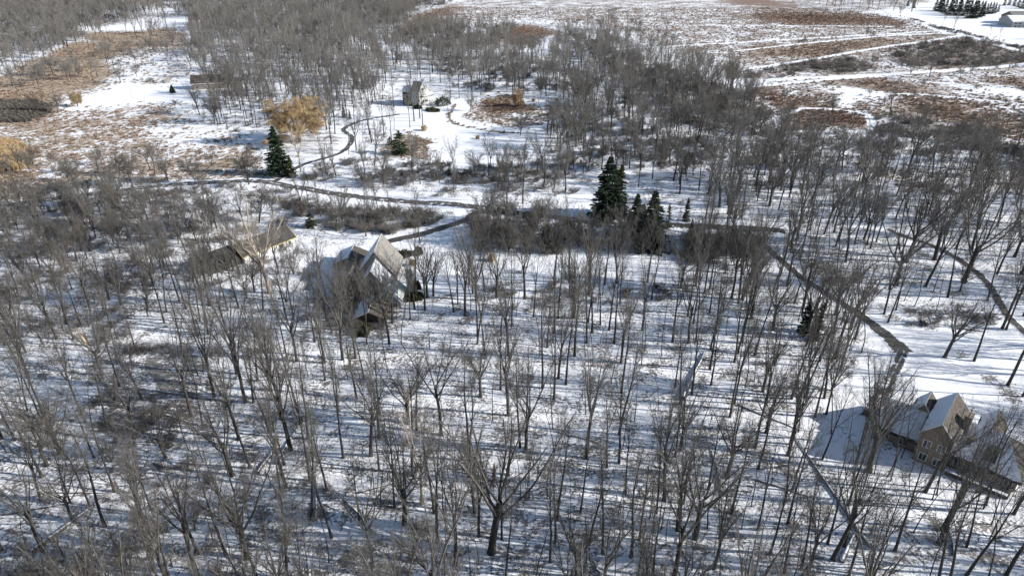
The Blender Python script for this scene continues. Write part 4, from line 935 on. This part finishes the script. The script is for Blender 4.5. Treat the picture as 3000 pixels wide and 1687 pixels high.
# pale broken snag
A=G(254,1012); o=empty('broken_trunk',(A[0],A[1],g1(*A)),0,'pale barkless broken trunk standing in the left woods','dead tree')
mb=MB(); mb.tube([(0,0,-.3),(-.25,0,1.4),(-.7,.1,3.0),(-1.1,.15,4.4)],[.42,.36,.31,.22],9); mb.tube([(-1.1,.15,4.3),(-1.25,.2,5.3)],[.16,.03],6); mb.build('trunk',M['dead_pale'],o,None,True)
mb=MB(); mb.tube([(-.5,.05,2.4),(-.3,-.5,3.2)],[.10,.03],6); mb.build('branch_stub',M['dead_pale'],o,None,True)
A=G(1448,1405); o=empty('broken_trunk',(A[0],A[1],g1(*A)),0,'short tawny split trunk close behind the big central tree','dead tree')
mb=MB(); mb.tube([(0,0,-.3),(.05,0,1.4),(0,.1,3.0),(.1,.1,4.2)],[.38,.34,.28,.12],9); mb.build('trunk',M['dead_pale'],o,None,True)
mb=MB(); mb.tube([(.02,.05,2.0),(.5,-.2,2.9)],[.12,.04],6); mb.build('branch_stub',M['dead_pale'],o,None,True)
# ---------------------------------------------------------------- houses
class House:
    def __init__(s,name,label,x,y,ang):
        s.z=min(g1(x+a,y+b) for a in (-8,0,8) for b in (-8,0,8))-.1
        s.o=empty(name,(x,y,s.z),R(ang),label,'house'); s.lift=0
    def gable(s,u0,u1,v0,v1,h,rh,wall,roof,snow='',z0=-.6,ov=.45,hip=(0,0),trim=None,rt=.22,cross=False):
        """ridge along u; snow: any of '-','+' for the slopes at v0 and v1"""
        vm=(v0+v1)/2
        def B(mb_,name,m,par):
            if cross: mb_.v=[(-y,x,z) for x,y,z in mb_.v]
            return mb_.build(name,m,par)
        mb=MB(); v=[(u,w_,z) for u in (u0,u1) for (w_,z) in ((v0,z0),(v1,z0),(v1,h),(vm,rh-(.0)),(v0,h))]
        hu=[hip[0],hip[1]]
        v=[(u0,v0,z0),(u0,v1,z0),(u0,v1,h),(u0+hu[0],vm,rh),(u0,v0,h),(u1,v0,z0),(u1,v1,z0),(u1,v1,h),(u1-hu[1],vm,rh),(u1,v0,h)]
        mb.add(v,[(0,1,2,3,4)[::-1],(5,6,7,8,9),(0,5,9,4),(1,2,7,6),(0,1,6,5)[::-1],(4,9,8,3),(2,3,8,7)]); wl=B(mb,'wall',wall,s.o)
        sl=(rh-h)/(vm-v0); 
        def slab(side,t0,t1,o_,inset=0.0,irr=0):
            ve=v0 if side=='-' else v1; sg=-1 if side=='-' else 1
            ee=ve+sg*(o_-inset); ze=h-sl*(o_-inset)
            ua,ub=u0-o_+inset,u1+o_-inset; ra=u0-o_+inset+(hip[0]+o_ if hip[0] else 0); rb=u1+o_-inset-(hip[1]+o_ if hip[1] else 0)
            K=10 if irr else 1; m_=MB(); r_=random.Random(int(u0*10+v0))
            V=[];F=[]
            for i in range(K+1):
                t=i/K; wob=r_.uniform(0,.35) if irr else 0
                uu=ua+(ub-ua)*t; rr2=ra+(rb-ra)*t
                for z_ in (t0,t1):
                    V.append((uu,ee-sg*wob,ze+z_+sl*wob)); V.append((rr2,vm-sg*.002,rh+z_))
            for i in range(K):
                a=i*4; F+=[(a+2,a+6,a+7,a+3),(a,a+1,a+5,a+4),(a,a+4,a+6,a+2),(a+1,a+3,a+7,a+5)]
            F+=[(0,2,3,1),(K*4,K*4+1,K*4+3,K*4+2)]; m_.add(V,F); return m_
        for sd in '-+':
            r=B(slab(sd,.03,.03+rt,ov),'roof',roof,s.o)
            if sd in snow: B(slab(sd,.035+rt,.17+rt,ov,.08,1),'snow_cover',M['snow'],r)
        for k,(uu,hh) in enumerate(((u0,hip[0]),(u1,hip[1]))):
            if hh:
                sg=-1 if k==0 else 1; m_=MB(); z1=h-sl*ov
                a=(uu+sg*ov,v0-ov,z1);b=(uu+sg*ov,v1+ov,z1);c=(uu-sg*hh,vm,rh)
                m_.add([(p[0],p[1],p[2]+t) for t in (.04,.04+rt) for p in (a,b,c)],[(0,1,2),(3,5,4),(0,3,4,1),(1,4,5,2),(2,5,3,0)]); B(m_,'roof',roof,s.o)
        if trim:
            mb=MB()
            for uu,hh in ((u0-ov-.03,hip[0]),(u1+ov+.03,hip[1])):
                if hh: continue
                for ve in (v0,v1):
                    sg=-1 if ve==v0 else 1; a=(uu,ve+sg*ov,h-sl*ov); b=(uu,vm,rh)
                    mb.add([(p[0]+dx,p[1],p[2]+z) for dx in (-.03,.03) for p in (a,b) for z in (0,.30)],[(0,1,3,2),(4,6,7,5),(0,4,5,1),(2,3,7,6),(0,2,6,4),(1,5,7,3)])
            for ve in (v0,v1):
                sg=-1 if ve==v0 else 1; y_=ve+sg*(ov+.03); mb.box(u0-ov,u1+ov,y_-.03,y_+.03,h-sl*ov-.02,h-sl*ov+.27)
            if mb.v: B(mb,'fascia',trim,s.o)
    def win(s,side,at,along,z,w_,h_,frame=None,nm='window',sill=True):
        """side 'u' wall plane at u=at, or 'v' plane at v=at; along = centre coordinate"""
        frame=frame or M['trim']; sg=1 if at>=0 else -1
        def T(p):
            a,d,zz=p
            return (at+d,a,zz) if side[0]=='u' else (a,at+d,zz)
        o_=1 if side[1]=='+' else -1
        f=MB(); b=.10
        def bx(a0,a1,z0,z1,d0,d1): f.box(a0,a1,min(d0*o_,d1*o_),max(d0*o_,d1*o_),z0,z1,T)
        a0,a1=along-w_/2,along+w_/2
        bx(a0-b,a0,z-b,z+h_+b,-.02,.07); bx(a1,a1+b,z-b,z+h_+b,-.02,.07); bx(a0,a1,z-b,z,-.02,.07); bx(a0,a1,z+h_,z+h_+b,-.02,.07); bx(along-.03,along+.03,z,z+h_,.0,.055)
        fo=f.build(nm,frame,s.o); g=MB(); g.box(a0,a1,min(.004*o_,.03*o_),max(.004*o_,.03*o_),z,z+h_,T); g.build('pane',M['glass'],fo)
    def door(s,side,at,along,w_,h_,m,z=0):
        def T(p):
            a,d,zz=p
            return (at+d,a,zz) if side[0]=='u' else (a,at+d,zz)
        o_=1 if side[1]=='+' else -1; f=MB(); f.box(along-w_/2,along+w_/2,min(.0,.06*o_),max(0,.06*o_),z,z+h_,T)
        for i in range(3):
            f.box(along-w_/2+.1,along+w_/2-.1,min(.06*o_,.085*o_),max(.06*o_,.085*o_),z+.15+i*h_/3,z+h_/3-.1+i*h_/3,T)
        d=f.build('door',m,s.o); k=MB(); k.box(along+w_/2-.22,along+w_/2-.14,min(.085*o_,.14*o_),max(.085*o_,.14*o_),z+.95,z+1.05,T); k.build('handle',M['dark'],d)
    def chimney(s,u,v,z0,z1,a,b,m,cap=True):
        mb=MB(); mb.box(u-a/2,u+a/2,v-b/2,v+b/2,z0,z1); mb.box(u-a/2-.08,u+a/2+.08,v-b/2-.08,v+b/2+.08,z1,z1+.22); c=mb.build('chimney',m,s.o)
        if cap: k=MB(); k.box(u-a/2,u+a/2,v-b/2,v+b/2,z1+.22,z1+.42); k.build('snow_cap',M['snow'],c)
# H1 long low outbuilding: ridge direction 52 deg
h=House('outbuilding','long low dark-roofed building with a bright white wall in the left woods',-77.5,195.5,52)
h.gable(-10,8,-4,4,2.9,5.6,M['wall_white'],M['roof_grey'],'',trim=M['trim_yellow'],ov=.6)
for uu,ww in ((-7,1.6),(-3.2,1.2),(3.0,1.6),(6.2,1.0)): h.win('v-',-4,uu,1.0,ww,1.2)
h.door('v-',-4,.2,1.1,2.1,M['copper'])
h.gable(-20,-10,-3.0,7.5,2.3,4.8,M['wall_dark'],M['roof_grey'],'',hip=(4,0),ov=.6)
h.win('u+',8,0,.9,1.6,1.2)
# H2 steep-roofed house: u axis = depth (+y)
h=House('steep_house','grey-tan house with very steep snow-streaked roof, pale tall chimney and glass gable',-38.5,171.5,90)
h.gable(0,12,-5.6,5.0,3.4,10.4,M['wall_grey'],M['roof_tan'],'+',trim=M['dark'],ov=.5)
h.gable(-8,0,-4.6,3.4,3.2,8.4,M['wall_grey'],M['roof_tan'],'-+',trim=M['dark'],ov=.35)
h.gable(-4.6,1.0,3.4,8.6,2.9,6.4,M['wall_dark'],M['roof_brown'],'',trim=M['trim'],ov=.35)
h.gable(9,17,5.5,13.5,2.6,4.4,M['stone'],M['roof_brown'],'+',ov=.5)
h.gable(-14,-6,-9.0,-2.5,2.8,6.0,M['wall_grey'],M['copper'],'',trim=M['trim'],ov=.35)
h.gable(-22,-14,-6,1.5,2.2,4.0,M['wall_dark'],M['roof_brown'],'+',ov=.5)
h.chimney(-6.5,-10.6,-.5,8.6,2.0,1.5,M['copper'])
mb=MB(); sl_=(6.0-2.8)/3.25
for uu in (-12.6,-10.4):
    y0,y1=-8.0,-6.2; z=lambda yy: 6.0-abs(yy+5.75)*sl_+.30
    mb.add([(uu+a,yy,z(yy)+t) for t in (0,.12) for yy in (y0,y1) for a in (0,1.7)],[(0,2,3,1),(4,5,7,6),(0,1,5,4),(2,6,7,3),(0,4,6,2),(1,3,7,5)])
mb.build('skylight',M['skyglass'],h.o)
for uu,zz in ((3,1.0),(8,1.0)): h.win('v-',-5.4,uu,zz,1.8,1.4,M['dark'])
h.win('u-',0,-3.9,3.8,1.0,1.2,M['dark']); h.win('u-',-8,-1.6,1,1.4,1.2,M['dark']); h.win('u-',-8,1.4,1,1.4,1.2,M['dark']); h.win('v-',-9,-10,.8,3.2,1.7,M['trim']); h.win('u-',-14,-7.5,.9,1.4,1.3,M['trim']); h.win('u-',-22,-2,.6,1.6,1.1,M['dark'])
# H3 tall grey house in the middle distance
h=House('tall_house','tall pale grey house with stepped deck rails beyond the pond lawn',-51.9,386.2,-24)
h.gable(-11,-5,.4,7.4,8.0,10.4,M['wall_dark'],M['roof_grey'],'-+',trim=M['trim'],ov=.4,z0=-1)  # left block: shade on its wall is put into the colour, darker siding
h.gable(-5,0,0,7.8,8.2,13.0,M['wall_grey'],M['roof_tan'],'',trim=M['trim'],ov=.35,z0=-1)
h.gable(-7,-.6,7.8,13.5,6.2,9.4,M['wall_grey'],M['roof_grey'],'-',trim=M['trim'],ov=.35,z0=-1)
for uu in (-9.4,-6.6):
    for zz in (1.0,4.6): h.win('v-',.4,uu,zz,1.3,1.5)
for uu in (-3.6,-1.4):
    for zz in (1.0,4.6): h.win('v-',0,uu,zz,1.1,1.5)
for vv in (1.9,5.6):
    for zz in (.8,4.2): h.win('u+',0,vv,zz,2.0,1.9)
h.win('u+',0,3.9,8.2,1.8,1.8)
for vv in (9.3,12):
    for zz in (.8,3.6): h.win('u+',-.6,vv,zz,1.6,1.6)
for k,(z_,x_) in enumerate(((5.6,1.8),(3.6,3.6),(1.4,5.6))):
    mb=MB(); y0_,y1_=3.0+k*1.1,13.0+k*1.3; mb.box(.05 if k==0 else x_-2.2,x_,y0_,y1_,z_-.22-.01*k,z_-.01*k)
    for y_ in np.arange(y0_+.03,y1_-.1,.62): mb.box(x_-.12,x_-.03,y_,y_+.09,z_,z_+1.0)
    mb.box(x_-.17,x_+.01,y0_,y1_,z_+1.0,z_+1.12)
    for y_ in (y0_+.1,y1_-.35): mb.box(x_-.4,x_-.15,y_,y_+.25,-1,z_-.23)
    mb.build('deck',M['trim'],h.o)
h.door('u+',0,3.75,1.0,2.1,M['wall_dark'],.02)
# H4 brick house at the bottom right: u along the long wing (-41 deg), v away from the camera
a_=R(-41); cu=(math.cos(a_),math.sin(a_)); cv=(-math.sin(a_),math.cos(a_))
u0_,v0_=0,134; X0=cu[0]*u0_+cv[0]*v0_; Y0=cu[1]*u0_+cv[1]*v0_
h=House('brick_house','large tan brick house with several snowy gable roofs at the bottom right',X0,Y0,-41)
h.gable(-2.8,8.3,-6.0,5.4,3.0,7.3,M['wall_tan'],M['roof_grey'],'-+',trim=M['dark'],ov=.55,hip=(0,3.6))
h.gable(-15.5,-7.6,-6.2,4.2,2.9,6.4,M['wall_tan'],M['roof_grey'],'-+',trim=M['dark'],ov=.5)
h.gable(-8.4,3.4,2.5,7.8,7.2,10.1,M['wall_tan'],M['roof_brown'],'+',trim=M['trim'],ov=.4,cross=True)
h.gable(-1.2,3.6,7.5,11.0,6.0,8.3,M['wall_tan'],M['roof_brown'],'+',trim=M['trim'],ov=.3,cross=True)
h.gable(-1.0,6.6,-3.9,.1,5.2,7.9,M['wall_tan'],M['roof_brown'],'+',trim=M['trim'],ov=.3,cross=True)
h.chimney(-2.0,-1.6,2.0,9.6,1.3,1.9,M['wall_tan'],False); h.chimney(3.2,-4.6,3.0,6.6,2.0,1.3,M['wall_dark'],False); h.chimney(-.6,-3.6,4.0,6.3,.9,.8,M['wall_tan'],False)
for vv in (-3.6,.6): h.win('u+',8.3,vv,.9,1.5,1.4)
for uu in (-13.6,-10.4): h.win('v-',-6.2,uu,.9,1.3,1.4)
for uu in (-6.4,-4.0): h.win('v-',-8.4,uu,.9,1.2,1.5); h.win('v-',-8.4,uu,4.0,1.2,1.5)
h.win('u-',-7.8,-7.2,4.3,1.0,1.2)
for uu in (-1,1.2,5.2,7.0): h.win('v-',-6.0,uu,.9,1.2,1.4)
h.door('v-',-6.0,3.2,1.4,2.1,M['wall_dark'])
# terrace wall below the brick house
A=G(*crop([(1440,1050)],2350,1080,3.449)[0]); B=G(*crop([(2060,1312)],2350,1080,3.449)[0]); C_=G(*crop([(2110,1215)],2350,1080,3.449)[0])
o=empty('garden_wall',(A[0],A[1],g1(*A)),0,'dark low retaining wall along the snowy terrace of the brick house','wall')
mb=MB()
for P0,P1 in ((A,B),(B,C_)):
    d=np.array(P1)-np.array(P0); L=np.linalg.norm(d); d/=L; n_=np.array([-d[1],d[0]])*.25
    c=[np.array(P0)-np.array(A)+n_,np.array(P0)-np.array(A)-n_,np.array(P1)-np.array(A)-n_,np.array(P1)-np.array(A)+n_]
    mb.add([(*p,z) for z in (-.6,.9) for p in c],[(0,1,2,3),(4,7,6,5),(0,4,5,1),(1,5,6,2),(2,6,7,3),(3,7,4,0)])
mb.build('wall',M['wall_dark'],o)
mb=MB()
d=np.array(B)-np.array(A); L=np.linalg.norm(d); d/=L; n_=np.array([-d[1],d[0]])
c=[-d*.1+n_*.33,-d*.1-n_*.33,d*(L*.999)-n_*.33,d*(L*.999)+n_*.33]; mb.add([(*p,z) for z in (.9,1.02) for p in c],[(0,1,2,3),(4,7,6,5),(0,4,5,1),(1,5,6,2),(2,6,7,3),(3,7,4,0)]); mb.build('snow_cap',M['snow'],o)
# H5 tan house at the top right
h=House('tan_house','tan brick house with blue-shaded snowy roof beyond the top right lawn',503,745,-4)
h.gable(-6,40,-27,-2,5.6,10.0,M['wall_grey'],M['roof_tan'],'-',trim=M['trim'],z0=-1.5,ov=.6)
h.gable(10,44,-2,24,6.5,11.5,M['wall_tan'],M['roof_tan'],'',trim=M['trim'],z0=-1.5,ov=.6)
for uu in (-3,1,6,11):
    for zz in (.6,3.2): h.win('v-',-27,uu,zz,2.4,1.7)
for vv in (-20,-10): h.win('u-',-6,vv,1.0,1.4,2.0)
for vv in (6,14): h.win('u-',10,vv,2.0,1.6,2.2)
# H6 pale house far behind the trees
A=G(950,152); h=House('gabled_house','pale two-gabled house with slate-blue roof far behind the trees',A[0],A[1],-28)
h.gable(-8,8,-6,6,5.2,10,M['wall_grey'],M['roof_grey'],'',trim=M['trim'],z0=-1)
h.gable(-27,-13,-5,5,4.6,8.2,M['wall_grey'],M['roof_tan'],'',trim=M['trim'],z0=-1)
h.gable(-13.01,-8.01,-3,3,3.0,5.0,M['wall_grey'],M['roof_grey'],'-',z0=-1)
for uu in (-5,0,5): h.win('v-',-6,uu,1.0,1.6,1.6)
for uu in (-24,-20,-16): h.win('v-',-5,uu,1,1.8,1.6)
h.chimney(4,1,7,11.5,1.2,1.2,M['stone'])
# H7 hidden brown house
A=G(612,258); h=House('brown_house','dull brown house half hidden by trees at the right end of the left snow strip',A[0],A[1],14)
h.gable(-9,9,-5,5,4.0,8.0,M['wall_tan'],M['roof_brown'],'',trim=M['trim'],z0=-1)
h.gable(9,20,-4,4,3.0,5.6,M['wall_tan'],M['roof_brown'],'',z0=-1)
for uu in (-6,-1,4,12,16): h.win('v-',-5 if uu<9 else -4,uu,.9,1.6,1.5)
h.door('v-',-5,7,1,2.1,M['wall_dark']); h.chimney(-3,1.5,6,10,1.2,1.0,M['stone'],False)
# evergreen yews round the houses
def yew(x,y,w_,hh,lb,m='cedar',sd=1):
    r=np.random.default_rng(sd); n=3200; u_=unit(r.normal(0,1,(n,3))); u_[:,2]=np.abs(u_[:,2]); rad=r.uniform(.55,1.0,n)**.5
    c=u_*rad[:,None]*np.array([w_,w_*.7,hh])*(1+.25*np.sin(u_[:,0:1]*7+sd)*np.cos(u_[:,1:2]*6)); d=unit(u_+r.normal(0,.6,(n,3))); q=unit(np.cross(d,r.normal(0,1,(n,3))))
    l=r.uniform(.18,.4,(n,1)); V=np.stack([c-q*l*.4,c+q*l*.4,c+d*l+q*l*.2,c+d*l-q*l*.2],1).reshape(-1,3)
    o=empty('evergreen_shrub',(x,y,g1(x,y)),r.uniform(0,3),lb,'shrub','evergreen yard shrubs'); link('foliage',mesh('foliage',V,np.arange(4*n).reshape(-1,4),M[m]),o)
    s=MB()
    for k in range(4): s.tube([(0,0,-.1),(math.cos(k*1.6)*w_*.3,math.sin(k*1.6)*w_*.3,hh*.6)],[.07,.03],5)
    s.build('stem',M['bark'],o)
yew(-29.1,191.9,1.8,1.9,'dark evergreen shrub on the snow right of the steep roof','cedar',2); yew(-33.0,190,2.2,1.8,'olive evergreen shrub close to the right eave of the steep house','cedar',3)
yew(-27.2,169,1.6,2.4,'tall olive shrub beside the pale chimney','cedar',4); yew(-26.4,163,2.4,1.7,'brownish evergreen shrub in front of the pale chimney','cedar',5)
yew(-37.5,146.5,2.8,1.8,'broad brown-green shrub at the near foot of the steep house','cedar',6)
A=G(*crop([(1680,900)],1100,200,8.523)[0]); yew(A[0],A[1],6,4.0,'large dark evergreen shrub right of the tall grey house','needle',7)
A=G(*crop([(1060,1000)],1100,200,8.523)[0]); yew(A[0],A[1],2.6,1.8,'small dark evergreen shrub before the tall grey house','needle',8)
A=G(*crop([(1420,1060)],1100,200,8.523)[0]); yew(A[0],A[1],4.4,1.6,'low olive shrub below the deck of the tall grey house','cedar',9)
# ---------------------------------------------------------------- van
A=G(1838,597); v=empty('van',(A[0],A[1],g1(*A)+.02),R(184),'white high-roofed van parked behind the spruces','van')
def prof(pts,y0,y1):
    n=len(pts); V=[(x,y,z) for y in (y0,y1) for x,z in pts]; F=[tuple(range(n)),tuple(range(n,2*n))[::-1]]+[(i,i+n,(i+1)%n+n,(i+1)%n) for i in range(n)]
    m_=MB(); m_.add(V,F); return m_
bodyp=[(-2.75,.45),(-2.8,1.2),(-2.72,2.1),(-2.6,2.28),(1.0,2.3),(1.35,2.15),(1.95,1.38),(2.7,1.15),(2.82,.85),(2.8,.45)]
b_=prof(bodyp,-.98,.98).build('body',M['van_paint'],v); bv=b_.modifiers.new('bevel','BEVEL'); bv.width=.07; bv.segments=2
for yy in (-.985,.985):
    for x0,x1,k in ((-2.45,-1.05,0),(-.85,.25,0)):
        m_=MB(); y0,y1=sorted((yy,yy+(.012 if yy>0 else -.012))); m_.box(x0,x1,y0,y1,1.35,1.98); m_.build('window',M['glass'],v)
    m_=MB(); y0,y1=sorted((yy,yy+(.012 if yy>0 else -.012))); m_.add([(x,y,z) for y in (y0,y1) for x,z in ((.42,1.35),(1.55,1.35),(1.12,1.98),(.42,1.98))],[(0,1,2,3),(4,7,6,5),(0,4,5,1),(1,5,6,2),(2,6,7,3),(3,7,4,0)]); m_.build('window',M['glass'],v)
    for xx in (-1.75,1.85):
        w1=MB(); s_=1 if yy>0 else -1; w1.tube([(xx,yy-.22*s_,.36),(xx,yy-.0*s_,.36),(xx,yy+.03*s_,.36)],[.36,.36,.33],18); wh=w1.build('wheel',M['rubber'],v); w2=MB(); w2.tube([(xx,yy+.031*s_,.36),(xx,yy+.05*s_,.36)],[.2,.18],12); w2.build('rim',M['trim'],wh)
    m_=MB(); m_.box(1.35,1.5,*sorted((yy,yy+(.22 if yy>0 else -.22))),1.35,1.6); m_.build('mirror',M['dark'],v)
m_=MB(); m_.add([(1.40,-.82,2.08),(1.40,.82,2.08),(1.97,.85,1.42),(1.97,-.85,1.42),(1.43,-.82,2.10),(1.43,.82,2.10),(2.0,.85,1.44),(2.0,-.85,1.44)],[(0,1,2,3),(4,7,6,5),(0,4,5,1),(1,5,6,2),(2,6,7,3),(3,7,4,0)]); m_.build('windscreen',M['glass'],v)
for yy in (-.75,.75):
    m_=MB(); m_.box(2.76,2.86,yy-.16,yy+.16,.75,1.0); m_.build('headlight',M['trim'],v)
m_=MB(); m_.box(-2.9,-2.74,-.95,.95,.42,.6); m_.box(2.78,2.92,-.95,.95,.42,.62); m_.build('bumper',M['dark'],v)
# snow-edged timber steps near the pond
A=G(*c2((640,1245))[0]); B=G(*c2((790,1235))[0]); o=empty('boardwalk',(A[0],A[1],g1(*A)),0,'short dark wooden footbridge on the near shore of the pond','footbridge')
m_=MB(); d=np.array(B)-np.array(A); L=np.linalg.norm(d); d/=L; n_=np.array([-d[1],d[0]])
for k in range(int(L/.35)):
    c0=d*k*.35; c=[c0-n_*.8,c0+n_*.8,c0+d*.28+n_*.8,c0+d*.28-n_*.8]; m_.add([(*p,z) for z in (.35,.43) for p in c],[(0,3,2,1),(4,5,6,7),(0,1,5,4),(1,2,6,5),(2,3,7,6),(3,0,4,7)])
m_.build('deck_boards',M['dead_wood'],o); m_=MB()
for s_ in (-1,1): m_.tube([(*(n_*.7*s_),.2),(*(d*L+n_*.7*s_),.2)],[.1,.1],6)
m_.build('beam',M['wall_dark'],o)
